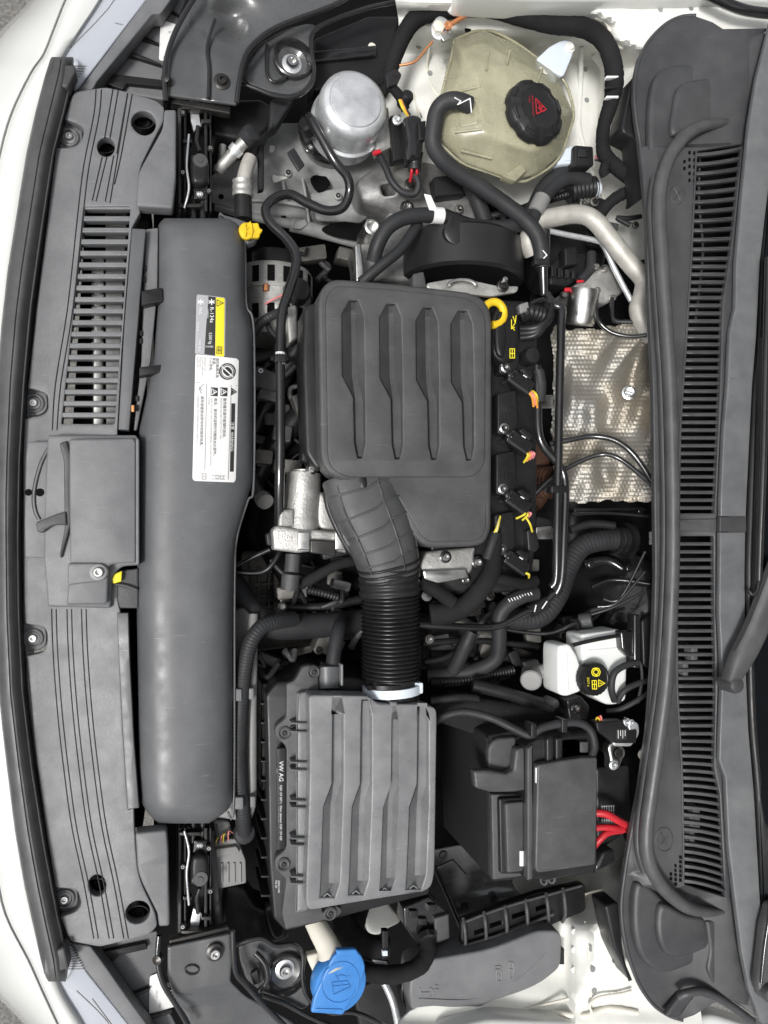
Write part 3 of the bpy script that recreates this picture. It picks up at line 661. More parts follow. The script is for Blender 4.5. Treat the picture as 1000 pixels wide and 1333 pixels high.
plate('lower_body', R([(346, 905, 4), (360, 888, 6), (384, 886), (400, 876), (540, 890), (560, 940), (560, 1165), (440, 1196), (372, 1213, 3), (356, 1196, 4), (350, 1120, 4), (348, 985)], 5), -34, 170, 'black_plastic', ab, 4)
for i in range(11): plate('body_rib', R(rect(340, 915+i*25, 356, 918+i*25), .8), -60, 90, 'black_plastic', ab, .8)
plate('side_ledge', R([(340, 890), (350, 890), (350, 1030), (340, 1030)], 2), -70, 100, 'black_plastic', ab, 3)
plate('print_strip', R([(361, 974), (372.5, 974), (372.5, 1104), (361, 1108)], 1.5), -17.5, 8, 'black_plastic', ab, 1)
fh = -17.2
text('VW AG', 363.5, 991, 8.0, fh, 'print_white', ab); text('5Q0 129 607 L  Filter element 5Q0 129 620', 364.5, 1022, 4.0, fh, 'print_white', ab, xs=1.0); text('BRA', 359.9, 1001, 3.2, fh, 'print_grey', ab); text('Factory kept safe', 362.2, 1050, 3.0, fh, 'print_grey', ab)
text('2020/11/06', 362, 1146, 3.6, -33.5, 'print_white', ab); text('PA6 GF', 358.6, 1146, 3.2, -33.5, 'print_white', ab)
plate('pipe_saddle', R([(416, 870, 2), (420, 868), (442, 868), (443, 896, 2), (416, 897, 2)], 2), lambda x, y: -24+14*math.sqrt(max(0, 1-((x-429)/15)**2)), 12, 'tank_grey', ab, 1, cut=3)
plate('saddle_fin', R(rect(444, 865, 447, 893), .8), -4, 24, 'airbox_grey', ab, .8)
tb = tube('breather_pipe', [(447, 808, -70), (441, 820, -40), (436, 845, -30), (431, 882, -26)], 9.5, 'rubber', None, sides=16)
tag(tb, 'short curved black breather pipe plugged in the corner of the air filter box', 'pipe')

# ================================================================== coolant hoses beside the duct
ch = thing('coolant_hose', 'grey braided coolant hose clipped along the rounded air duct', 'hose', 320, 1000, -60)
tube('hose', [(382, 806, -70), (362, 809, -50), (340, 817, -40), (325, 840, -38), (317, 880, -38), (313, 930, -38), (311, 985, -38), (313, 1030, -40), (316, 1060, -46), (318, 1084, -64)], 10.5, 'rubber', ch, sides=18, ring=4.2, ringamp=.02)
lathe('hose_end', 318, 1084, -64, [(14, -10), (15, 2), (13, 7), (6, 9), (0, 9)], 'rubber', ch, (.1, .2, 1), 24)
for x, y in ((309, 905), (311, 1046)):
    plate('hose_clip', [R(rect(x-8, y-8, x+6, y+8), 2)], -24, 12, 'panel_grey', ch, 1.5); plate('clip_jaw', R(rect(x+15, y-9, x+22, y+6), 2), -32, 12, 'panel_grey', ch, 1.5)
ph = thing('metal_coolant_pipe', 'straight grey pipe beside the braided coolant hose', 'pipe', 328, 960, -60)
tube('pipe', [(330, 800, -66), (329, 850, -54), (328, 920, -50), (328, 990, -50), (327, 1045, -52), (320, 1066, -58)], 6.5, 'grey_connector', ph, sides=14)
plate('pipe_shield', R([(305, 795, 2), (318, 790, 6), (332, 806, 8), (334, 830), (332, 900), (305, 900)], 4), -62, 26, 'cover_grey', ph, 3)
rh = tube('radiator_hose', [(300, 758, -110), (312, 775, -100), (330, 800, -90), (356, 815, -88), (400, 815, -92), (440, 812, -100), (480, 808, -110)], 17, 'rubber', None, sides=20, wob=.006)
tag(rh, 'thick dark radiator hose running towards the ribbed intake hose', 'hose')

# grey multi-pin plug and pipe under the duct end
gp = thing('multi_pin_connector', 'grey multi-pin wiring plug below the end of the rounded air duct', 'connector', 298, 1125, -90)
plate('plug', R([(278, 1094), (309, 1092), (320, 1120), (321, 1150, 3), (284, 1158, 3)], 3), -70, 40, 'grey_connector', gp, 2)
plate('latch', R([(280, 1106), (308, 1102), (313, 1110), (281, 1118)], 2), -62, 12, 'grey_connector', gp, 1.5)
plate('collar', R([(276, 1066), (300, 1070), (302, 1088), (282, 1096)], 5), -74, 30, 'grey_connector', gp, 5)
for i in range(4): plate('plug_rib', rect(288+i*8, 1124, 290+i*8, 1150), -67, 5, 'print_grey', gp, .6)
for i in range(6): tube('wire', [(281+i*3.2, 1100-i, -68), (283+i*3, 1092-i*2, -60), (292+i*2.4, 1085, -72)], .7, ('wire_yellow', 'rubber', 'wire_pink')[i % 3], gp, sides=5)
gb = tube('drain_pipe', [(264, 1074, -60), (272, 1090, -55), (278, 1140, -60), (284, 1215, -64)], 6, 'cover_grey', None); tag(gb, 'thin grey pipe running past the multi-pin plug to the corner bracket', 'pipe')
hd = thing('horn', 'black horn body below the grey multi-pin plug', 'horn', 330, 1190, -170)
plate('body', C([(290, 1160), (318, 1155), (335, 1180), (372, 1192), (375, 1222), (330, 1232), (295, 1225)], 4), -110, 60, 'black_plastic', hd, 6)
plate('ring', C([(345, 1185), (362, 1180), (372, 1215), (356, 1222)], 4), -100, 20, 'black_plastic', hd, 5)

# ================================================================== washer filler
wf = thing('washer_filler', 'bright blue washer fluid cap on a cream filler neck', 'washer filler', 430, 1270, -80)
tube('neck', [(404, 1190, -60), (416, 1212, -40), (428, 1235, -22), (436, 1262, -10)], 16, 'cream', wf, rlist=[12, 14, 15, 22], sides=24)
for i in range(3): tube('neck_ring', [(401+i*1.5, 1195+i*4, -52), (430-i*-1, 1184+i*3.5, -52)], 2.2, 'cream', wf, n=2)
plate('neck_bracket', R([(398, 1245), (420, 1240), (425, 1262), (410, 1272)], 4), -40, 14, 'cream', wf, 3)
lathe('cap_skirt', 440, 1276, -10, [(35, -10), (37, -4), (37, 8), (35, 12), (30, 13), (0, 13)], 'blue_cap', wf, (.1, 0, 1), 40)
cp = plate('cap_flap', R([(437, 1240, 10), (468, 1238, 12), (476, 1256, 12), (475, 1268, 10), (447, 1322, 4), (405, 1319, 3), (408, 1300, 12), (428, 1256, 14)], 8), 8, 8, 'blue_cap', wf, 2.5, res=3)
plate('cap_ring', [C(ell(443, 1279, 24, 28, 16, 25), 2), C(ell(443, 1279, 22.8, 26.8, 16, 25), 2)], 8.9, 2, 'blue_cap', cp, .4)
plate('cap_tab', R([(411, 1313), (446, 1314), (446, 1317), (411, 1316)], 1), 9, 2, 'blue_cap', cp, .5)
plate('cap_lip', R([(437, 1237), (464, 1236), (468, 1243), (440, 1246)], 3), 10, 8, 'blue_cap', cp, 2)
strokes('washer_symbol', [[(432, 1280), (452, 1278), (456, 1286), (434, 1296), (432, 1280)], [(434, 1285), (454, 1283)], [(440, 1280), (440, 1272), (444, 1270), (450, 1272)], [(438, 1275), (437, 1270)], [(444, 1292), (445, 1280)], [(452, 1275), (454, 1271)]], 1.0, 9.0, 'blue_cap', cp, eps=.5)
# ================================================================== rear: cowl, screen, wipers
left = [(1003, 36), (942, 37), (928, 28), (905, 20), (885, 22), (865, 32), (845, 52), (832, 75), (826, 100), (825, 130), (828, 160), (833, 190), (838, 240), (842, 300), (845, 400), (850, 500), (852, 650), (853, 750), (850, 850), (843, 950), (832, 1030), (822, 1080), (812, 1140), (808, 1180), (811, 1215), (819, 1250), (832, 1283), (850, 1308), (870, 1322), (888, 1328)]
ridge = [(966, 160), (938, 160), (912, 165), (892, 177), (874, 200), (862, 232), (858, 270), (861, 330), (867, 420), (872, 500), (875, 600), (876, 700), (874, 780), (868, 880), (858, 960), (848, 1030), (842, 1075), (842, 1108), (850, 1135), (868, 1160), (893, 1180), (918, 1187), (945, 1187)]
sl_l = [(0, 1010), (100, 985), (160, 975), (260, 965), (340, 958), (400, 957), (430, 950), (500, 947), (560, 942), (650, 938), (800, 936), (880, 940), (990, 936), (1012, 944), (1100, 948), (1160, 955), (1240, 965), (1290, 975), (1333, 992)]
sl_r = [(0, 1045), (100, 1020), (270, 998), (340, 990), (440, 985), (500, 980), (600, 975), (680, 972), (750, 970), (880, 972), (950, 975), (1030, 982), (1170, 990), (1260, 1000), (1333, 1012)]
rx = [(y, x) for x, y in ridge[5:19]]
def cowl_h(x, y):
    """height of the cowl: low outer apron, high behind the ridge, rising to the screen"""
    if 190 < y < 1160:
        r = interp(rx, y); return 42+20*sm(r-30, r, x)+22*sm(r, 960, x)
    return 40+40*sm(840, 990, x)
cw = thing('windscreen_cowl', 'dark plastic windscreen cowl with long slatted air intake', 'cowl', 900, 670, -20)
gl_ = [(190, 909), (340, 902), (450, 895), (550, 888), (660, 886), (700, 886), (800, 883), (900, 884), (1000, 890), (1100, 892), (1170, 892)]
gr_ = [(185, 967), (300, 955), (340, 950), (400, 940), (440, 940), (550, 936), (660, 931), (705, 929), (800, 930), (900, 932), (1000, 930), (1010, 936), (1100, 941), (1185, 945)]
def hole(y0, y1, s0, s1, n=14):
    a = [(interp(gl_, y0+(y1-y0)*i/n), y0+(y1-y0)*i/n) for i in range(n+1)]
    b = [(interp(gr_, y), y) for y in [y0+s0+(y1+s1-y0-s0)*i/n for i in range(n+1)]]
    return a+b[::-1]
H1 = hole(196, 668, -9, 0); H2 = hole(698, 1152, 0, 16)
panel = [p for p in left]+[(960, 1340), (1000, 1345)]
strip_edge = [(x+3, y) for y, x in sl_l if 60 < y < 1330]
apron = left+[(905, 1322), (940, 1300), (975, 1310)]+[(x+2, y) for y, x in reversed(sl_l) if 60 < y < 1300]+[(990, 45)]
plate('apron', [apron, H1, H2], cowl_h, 8, 'cowl_grey', cw, 1.5, cut=16)
# the slats of both vents
def slats(y0, y1, pitch_fn, sl0, sl1):
    y = y0
    while y < y1:
        a, b = interp(gl_, y), interp(gr_, y); f = (y-y0)/(y1-y0); dyr = sl0*max(0, 1-f*3.2)+sl1*max(0, (f-.55)/.45)
        n = 4; lo = []; hi = []
        for i in range(n+1):
            u = i/n; yy = y+dyr*u**1.6
            lo.append((a-2+(b-a+4)*u, yy-2.3)); hi.append((a-2+(b-a+4)*u, yy+2.3))
        plate('slat', lo+hi[::-1], lambda x, q: cowl_h(x, q)-2.2, 9, 'cowl_grey', cw, 1, res=1)
        y += pitch_fn(y)
slats(201, 664, lambda y: 12.3 if y < 330 else 10.15, -9, 0)
slats(708, 1150, lambda y: 10.3 if y < 950 else 9.6, 0, 14)
tube('vent_bead', [(interp(gl_, y)-2, y, cowl_h(interp(gl_, y), y)+.5) for y in range(196, 670, 30)], 1.2, 'cowl_grey', cw, sides=6)
tube('vent_bead', [(interp(gl_, y)-2, y, cowl_h(interp(gl_, y), y)+.5) for y in range(690, 1160, 30)], 1.2, 'cowl_grey', cw, sides=6)
plate('centre_joint', R([(880, 676), (938, 675), (938, 692), (881, 691)], 1.5), lambda x, y: cowl_h(x, y)+2, 6, 'cowl_grey', cw, 1.2, cut=20)
# box under the vents
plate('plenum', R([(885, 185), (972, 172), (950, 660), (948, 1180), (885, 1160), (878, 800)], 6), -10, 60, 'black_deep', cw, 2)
for x0, y0, x1, y1 in ((901, 840, 909, 862), (890, 860, 897, 880), (903, 1050, 912, 1085), (899, 1060, 905, 1100)): plate('plenum_fitting', R(rect(x0, y0, x1, y1), 3), 10, 20, 'grey_connector', cw, 2)
tube('plenum_lead', [(912, 190, 30), (910, 260, 25), (915, 330, 25), (905, 420, 20)], 1.4, 'cover_grey', cw, sides=6)
# square drain holes
for i in range(6):
    for j in range(3):
        if i+j < 2 or (j == 0 and i > 3): continue
        x, y = 892+j*6.5, 192+i*9-j*2.5+(j == 2)*3; plate('drain_hole', R(rect(x-2, y-2.2, x+2, y+2.2), .6), cowl_h(x, y)+.4, .5, 'black_deep', cw, .1)
        x, y = 872+j*6.2+2, 1118+i*-1+i*7-5*j+8; plate('drain_hole', R(rect(x-1.8, y-2.2, x+1.8, y+2.2), .6), cowl_h(x, y)+.4, .5, 'black_deep', cw, .1)
for cx, cy, rr_ in ((882, 253, 10), (865, 1093, 12)):
    ring_ = [(cx+rr_*math.cos(a)*.95, cy+rr_*1.3*math.sin(a)) for a in (2*math.pi*i/24 for i in range(25))]
    tube('moulded_ring', [(x, y, cowl_h(x, y)+.4) for x, y in ring_], .7, 'cowl_grey', cw, n=2, sides=6)
    tube('moulded_mark', [(cx-4, cy-8, cowl_h(cx, cy)+.4), (cx+4, cy+8, cowl_h(cx, cy)+.4)], .7, 'cowl_grey', cw, n=1, sides=6)
    tube('moulded_mark', [(cx+4, cy-6, cowl_h(cx, cy)+.4), (cx-3, cy+6, cowl_h(cx, cy)+.4)], .7, 'cowl_grey', cw, n=1, sides=6)
# rounded seal bead along the cowl
sg = tube('seal_bead', [(x, y, 74-8*sm(900, 960, x)*(y < 200 or y > 1150)) for x, y in ridge], 8.5, 'seal_rubber', cw, sides=18, rlist=[2, 6, 7.5]+[8.3]*18+[7.5, 6, 2])
tube('seal_lip', [(x-11, y, 60) for x, y in ridge[5:19]], 4.5, 'cowl_grey', cw, sides=12)
tube('cowl_edge', [(x+1, y, cowl_h(x, y)-1) for x, y in left[3:]], 2.2, 'cowl_grey', cw, sides=10)
# stepped scoops at both ends
def scoop(loops, hs, nm='scoop'):
    for lp, hh in zip(loops, hs): plate(nm, C(lp, 4), hh, 16, 'cowl_grey', cw, 6, res=4)
scoop([[(849, 200), (847, 150), (851, 110), (862, 90), (885, 83), (915, 84), (938, 92), (950, 104), (950, 130), (946, 165), (900, 180), (868, 205)], [(877, 175), (879, 135), (885, 112), (900, 104), (925, 100), (948, 104), (949, 130), (944, 160), (915, 164)]], (55, 64))
scoop([[(828, 1160), (834, 1150), (850, 1158), (880, 1185), (920, 1196), (926, 1220), (925, 1242), (905, 1255), (880, 1265), (862, 1267), (842, 1255), (830, 1230), (826, 1195)], [(858, 1190), (866, 1178), (895, 1192), (919, 1198), (924, 1230), (912, 1240), (885, 1248), (868, 1243), (858, 1220)]], (55, 64))
plate('end_ramp', R([(944, 62, 8), (960, 50, 6), (1000, 40), (985, 110), (972, 170), (946, 165), (944, 100)], 6), lambda x, y: 66+20*sm(940, 1000, x), 20, 'cowl_grey', cw, 4, cut=20)
plate('end_ramp', R([(920, 1200, 3), (955, 1192, 4), (968, 1245), (988, 1325, 3), (930, 1290, 6), (921, 1262), (925, 1240)], 6), lambda x, y: 66+20*sm(940, 1000, x), 20, 'cowl_grey', cw, 4, cut=20)
tube('end_fold', [(884, 1298, 62), (895, 1293, 68), (915, 1291, 70), (945, 1305, 72), (980, 1330, 74)], 5, 'cowl_grey', cw, sides=12)
plate('end_flap', R([(886, 1296), (908, 1292), (884, 1328), (866, 1324)], 3), 58, 10, 'cowl_grey', cw, 3)
plate('side_gusset', R([(810, 165), (824, 100), (832, 170), (842, 240), (836, 260), (828, 180), (812, 172)], 3), 22, 40, 'black_plastic', cw, 3)
plate('side_gusset', R([(788, 1180, 4), (806, 1175), (812, 1240), (822, 1280), (800, 1236)], 4), 22, 40, 'black_plastic', cw, 3)

# trim strip under the screen
def strip_h(x, y): return 92+10*sm(940, 1000, x)
st = thing('screen_trim_strip', 'light grey dusty trim strip along the foot of the windscreen', 'trim strip', 965, 670, 50)
a_ = [(x+1, y) for y, x in sl_l if y < 672]; b_ = [(x, y) for y, x in sl_r if y < 672]
plate('strip', a_+[(939, 672)]+[(971.5, 672)]+b_[::-1], strip_h, 8, 'cowl_strip', st, 1.5, cut=40)
a_ = [(x+1, y) for y, x in sl_l if y > 692]; b_ = [(x, y) for y, x in sl_r if y > 692]
plate('strip', [(938, 693)]+a_+b_[::-1]+[(971, 693)], strip_h, 8, 'cowl_strip', st, 1.5, cut=40)
plate('joint_cover', R(rect(937.5, 672.6, 972, 692.4), 1), lambda x, y: strip_h(x, y)-2, 7, 'cowl_grey', st, 1)
tube('raised_ring', [(954+12*math.cos(t), 477+16*math.sin(t), strip_h(954, 477)+.5) for t in [math.radians(d) for d in range(-80, 120, 20)]], .7, 'cowl_strip', st, n=2, sides=6)
wsr = thing('windscreen_seal', 'black rubber edge below the windscreen glass', 'rubber seal', 985, 670, 60)
tube('lip', [(x+5, y, 96) for y, x in sl_r], 5, 'black_plastic', wsr, sides=10)
ws = plate('windscreen', [(x+6, y) for y, x in sl_r]+[(1180, 1345), (1180, -10)], lambda x, y: 96+.28*(x-970), 6, 'glass_dark', None, 1, cut=60)
tag(ws, 'dark sloping windscreen glass behind the grey trim strip', 'windscreen')
# wipers
w1 = thing('wiper', 'dark wiper arm with round pivot cap on the grey trim strip', 'wiper', 952, 890, 95)
pth = crom([P(952, 890, 118), P(966, 862, 120), P(985, 825, 124), (P(1004, 778, 130)), P(1020, 735, 136)], 6); rows = []
for i, p in enumerate(pth):
    tdir = (pth[min(i+1, len(pth)-1)]-pth[max(i-1, 0)]).normalized(); s = tdir.cross(Vector((0, 0, 1))).normalized(); u = s.cross(tdir); hw = .011+.006*sm(0, 8, i)
    rows.append([p-s*hw-u*.010, p-s*hw, p-s*hw*.7+u*.005, p+u*.0065, p+s*hw*.7+u*.005, p+s*hw, p+s*hw-u*.010])
loft('arm', rows, 'seal_rubber', w1, True, True, 45)
lathe('pivot_cap', 952, 890, 112, [(12, -14), (12, 8), (10.5, 12), (6, 14), (0, 14.5)], 'cowl_grey', w1, n=28)
tube('blade_holder', [(1001, 335, 130), (997, 480, 128), (994, 600, 126), (990, 700, 122), (988, 760, 120)], 4.2, 'black_gloss', w1, sides=10)
tube('blade_rubber', [(992, 440, 112), (988, 600, 110), (984, 740, 108), (982, 772, 108)], 4, 'black_plastic', w1, sides=8)
tube('blade_hook', [(988, 756, 122), (986, 768, 122), (980, 774, 120), (976, 770, 118)], 2.4, 'black_plastic', w1, sides=8)
w2 = thing('wiper', 'dark wiper arm beside the end flap of the cowl', 'wiper', 995, 1292, 95)
plate('arm', R([(990, 1296, 8), (1002, 1296, 4), (1030, 1180), (1004, 1176, 8), (996, 1210), (988, 1284, 8)], 5), 122, 16, 'seal_rubber', w2, 4)
lathe('pivot_cap', 997, 1290, 120, [(11, -10), (11, 8), (9.5, 11), (0, 13)], 'cowl_grey', w2, n=26)
tube('arm_edge', [(1004, 1180, 124), (996, 1230, 124), (991, 1280, 124)], 1.8, 'black_gloss', w2, sides=8)

# ================================================================== white inner wings
def noise(x, y): return 1.6*math.sin(x*.11+y*.05)+1.3*math.sin(y*.13-x*.04)
def wing_top(x, y):
    h = -112 + 88*sm(74, 30, y-(x-560)*.05) + 45*sm(26, 4, y-(x-600)*.05) - 45*sm(215, 290, y) + 82*sm(762, 838, x)*sm(330, 230, y) - 40*sm(545, 500, x)
    h += 10*G(x, y, 600, 90, 30, 30)-9*G(x, y, 778, 110, 9, 90)-5*G(x, y, 752, 150, 3, 80)+9*G(x, y, 560, 130, 16, 40)
    return min(h, 26)+noise(x, y)*.5
iw = plate('inner_wing', C([(497, 130), (505, 80), (520, 40), (530, -40), (700, -60), (880, -60), (1060, -70), (1070, 62), (940, 64), (885, 110), (870, 250), (850, 330), (790, 335), (720, 300), (640, 262), (570, 252), (520, 200)], 4), wing_top, 3, 'inner_paint', None, .5, cut=6, smooth=70)
tag(iw, 'white painted inner wing around the coolant bottle', 'inner wing')
def wing_bot(x, y):
    h = -185+115*sm(1105, 1210, y)+75*sm(740, 815, x)*sm(1080, 1150, y)+26*sm(732, 752, x)*sm(1180, 1225, y)+34*sm(1240, 1335, y+(x-700)*.05)+16*sm(1322, 1350, y)
    h += 20*G(x, y, 800, 1130, 30, 30)-5*G(x, y, 765, 1230, 4, 70)+14*G(x, y, 740, 1150, 20, 12)
    return min(h, -14+10*sm(1310, 1340, y))+noise(x, y)*.4
iw2 = plate('inner_wing', C([(668, 1150), (690, 1118), (730, 1085), (790, 1060), (850, 1050), (900, 1090), (905, 1250), (900, 1400), (700, 1410), (530, 1400), (520, 1330), (600, 1285), (690, 1240), (700, 1190)], 4), wing_bot, 3, 'inner_paint', None, .5, cut=6, smooth=70)
tag(iw2, 'white painted inner wing beside the battery tray bracket', 'inner wing')
# outer wings (fenders)
wg = plate('front_wing', R([(560, -80), (1060, -80), (1060, 4), (990, 0), (930, -4), (870, -2), (700, -2), (600, -8)], 10), 48, 50, 'white_paint', None, 8, res=4)
tag(wg, 'white outer wing edge above the coolant bottle', 'wing')
dk = tube('wing_gap_seal', [(920, -8, 60), (950, 6, 60), (975, 14, 60), (1010, 18, 60)], 6, 'black_gloss'); tag(dk, 'black hinge bracket edge at the wing corner above the cowl', 'hinge bracket')
wg2 = plate('front_wing', R([(640, 1329), (760, 1333), (830, 1326), (880, 1336), (930, 1322), (980, 1338), (1060, 1350), (1060, 1420), (560, 1420), (570, 1345)], 10), -10, 40, 'white_paint', None, 8, res=4)
tag(wg2, 'white outer wing edge below the grey relay box lid', 'wing')
# weld beads, folds and plugs on the white panels
for i, (x, y, r_) in enumerate(((747, 1212, 4), (747, 1236, 4.5), (747, 1262, 4.5), (800, 1292, 4))):
    o = lathe('body_plug', x, y, wing_bot(x, y)-1, [(r_, 0), (r_, 1.6), (r_-2, 2.4), (r_-3, 1.6), (0, 1.8)], 'inner_paint', iw2, n=18)
tube('sealant_bead', [(720, 1318, wing_bot(720, 1318)), (760, 1322, wing_bot(760, 1322)), (790, 1312, wing_bot(790, 1312)), (830, 1318, wing_bot(830, 1318))], 3, 'cream', iw2, wob=.2)
tube('sealant_bead', [(772, 1320, -8), (768, 1308, -8), (780, 1298, -8), (805, 1294, -8), (822, 1290, -8)], 1.6, 'cream', iw2, wob=.2)
tube('sealant_bead', [(775, 22, wing_top(775, 22)+2), (790, 30, wing_top(790, 30)+2), (800, 55, wing_top(800, 55)+2), (812, 62, wing_top(812, 62)+2)], 2.4, 'cream', iw, wob=.2)
tube('body_fold', [(757, 60, wing_top(757, 60)+1), (756, 110, wing_top(756, 110)+1), (754, 165, wing_top(754, 165)+1), (762, 195, wing_top(762, 195)+1)], 3, 'inner_paint', iw)
tube('body_fold', [(775, 70, wing_top(775, 70)), (790, 95, wing_top(790, 95)), (785, 150, wing_top(785, 150))], 6, 'inner_paint', iw)
for x, y in ((609, 39), (609, 14)): lathe('body_hole', x, y, wing_top(x, y)+1, [(5, 0), (5, .8), (0, .6)], 'black_deep', iw, n=14)
# white-grey chassis beam by the silver canister, shade put into its darker colour
bm_ = thing('chassis_beam', 'grey-white painted chassis beam under the silver canister', 'chassis beam', 420, 260, -250)
hf = lambda x, y: -165+20*sm(250, 225, y)-25*sm(275, 300, y)-10*G(x, y, 400, 262, 60, 10)+noise(x, y)*.4
plate('flange', R([(272, 232), (320, 190), (345, 160), (525, 160), (525, 318), (475, 316), (380, 293), (272, 262)], 6), hf, 4, 'dim_body_paint', bm_, 1, cut=8, smooth=70)
tube('edge_roll', [(378, 292, -172), (420, 302, -172), (480, 318, -175)], 9, 'dim_body_paint', bm_, sides=14)
tube('edge_roll', [(280, 268, -175), (330, 282, -172), (380, 292, -172)], 6, 'dim_body_paint', bm_, sides=14)
for x, y in ((288, 256), (369, 282)): lathe('beam_hole', x, y, hf(x, y)+1, [(4, 0), (4, .8), (0, .6)], 'black_deep', bm_, n=14)
plate('weld_tab', R([(384, 288), (398, 284), (401, 292), (392, 298), (382, 297)], 2), -158, 5, 'dim_body_paint', bm_, 1.5)

# ================================================================== raised bonnet on its hinges at the cowl
bo = thing('bonnet', 'raised white bonnet with dark felt liner hinged at the cowl', 'bonnet', 1050, 666, 120)
hx, hz, lean, Ln = .60, .985, math.radians(12), .95
def bpt(u, v, off=0):      # u along the width, v up the bonnet, off towards the windscreen
    d = Vector((-math.sin(lean), 0, math.cos(lean))); nrm = Vector((math.cos(lean), 0, math.sin(lean)))
    crown = .03*(1-(2*u-1)**2)+.05*v*v*-.6
    return Vector((hx, -.74+1.48*u, hz))+d*(v*Ln)+nrm*(off+crown)
for nm, off, m_, u0, u1, v0, v1 in (('skin', .03, 'white_paint', 0, 1, 0, 1), ('inner_panel', .012, 'inner_paint', .01, .99, .01, .99), ('felt_liner', .0, 'felt', .14, .86, .12, .88)):
    loft(nm, [[bpt(u0+(u1-u0)*i/12, v0+(v1-v0)*j/10, off) for i in range(13)] for j in range(11)], m_, bo, smooth=70)

sw = random.Random(11)
for x, y in ((770, 1235), (772, 1262), (774, 1290), (760, 1185), (790, 1170), (700, 1322), (735, 1326), (800, 1250)): lathe('spot_weld', x, y, wing_bot(x, y)+.6, [(4.5, 0), (3.6, -.6), (0, -.9)], 'dim_body_paint', iw2, n=14)
for x, y in ((545, 60), (548, 150), (560, 95), (762, 90), (764, 130), (806, 60), (812, 150), (815, 190), (640, 16), (690, 22), (860, 12), (900, 10)): lathe('spot_weld', x, y, wing_top(x, y)+.6, [(4.5, 0), (3.6, -.6), (0, -.9)], 'dim_body_paint', iw, n=14)
for pts in ([(756, 190), (770, 215), (782, 240), (786, 280)], [(538, 120), (548, 160), (556, 200)], [(808, 100), (814, 150), (820, 215)], [(560, 56), (556, 90), (566, 118), (580, 130)]): tube('sealant_bead', [(x, y, wing_top(x, y)+.5) for x, y in pts], 1.5, 'cream', iw, wob=.2, sides=8)
for pts in ([(735, 1196), (742, 1180), (760, 1165), (784, 1158)], [(762, 1200), (766, 1240), (770, 1300)], [(640, 1322), (690, 1312), (740, 1300)]): tube('sealant_bead', [(x, y, wing_bot(x, y)+.5) for x, y in pts], 1.5, 'cream', iw2, wob=.2, sides=8)
# ================================================================== engine block and the parts round the cover
eb = thing('engine_block', 'dark cast engine block under the grey engine cover', 'engine block', 560, 600, -380)
plate('crankcase', R([(400, 400), (690, 400), (690, 790), (470, 800), (380, 780), (330, 700), (360, 560), (350, 480)], 20), -150, 200, 'black_deep', eb, 8)
plate('cam_cover', R([(600, 385), (690, 392, 8), (700, 430), (700, 700), (690, 770, 8), (560, 775), (560, 640), (600, 630)], 8), -42, 70, 'black_plastic', eb, 5)
plate('gearbox_case', R([(320, 720), (470, 700), (480, 830), (330, 850)], 10), -210, 120, 'cast_dark', eb, 8)
for i in range(4):
    plate('case_rib', R([(330+i*2, 745+i*15), (376, 740+i*15), (376, 743+i*15), (330+i*2, 749+i*15)], 1), -196, 20, 'cast_dark', eb, 1)
    plate('case_rib', R(rect(336+i*13, 738, 339+i*13, 800), 1), -194, 20, 'cast_dark', eb, 1)
plate('casting_boss', R([(356, 745), (366, 742), (368, 800), (356, 798)], 3), -185, 40, 'cast_dark', eb, 3)
plate('rear_case', R([(560, 800), (660, 800), (650, 870), (560, 880)], 8), -170, 100, 'cast_dark', eb, 8)
plate('rear_casting', R([(600, 815), (640, 812), (645, 850), (605, 860)], 8), -150, 30, 'cast_alu', eb, 6)
hg = plate('cast_housing', R([(547, 733, 6), (556, 718, 4), (620, 712, 3), (615, 745, 6), (598, 756, 6), (560, 752, 6), (548, 745)], 5), -28, 50, 'cast_alu', eb, 4)
bolt(580, 725, -27, 9, hg); bolt(622, 732, -30, 9, hg); bolt(607, 755, -34, 7, hg)
plate('housing_flange', R([(550, 742), (608, 740), (612, 752), (570, 760), (552, 754)], 3), -20, 10, 'alu', hg, 3)
for x, y in ((656, 768), (553, 775)): lathe('stud', x, y, -60, [(6, -30), (6, 4), (8, 4), (8, 10), (0, 10)], 'steel_bolt', eb, n=12)

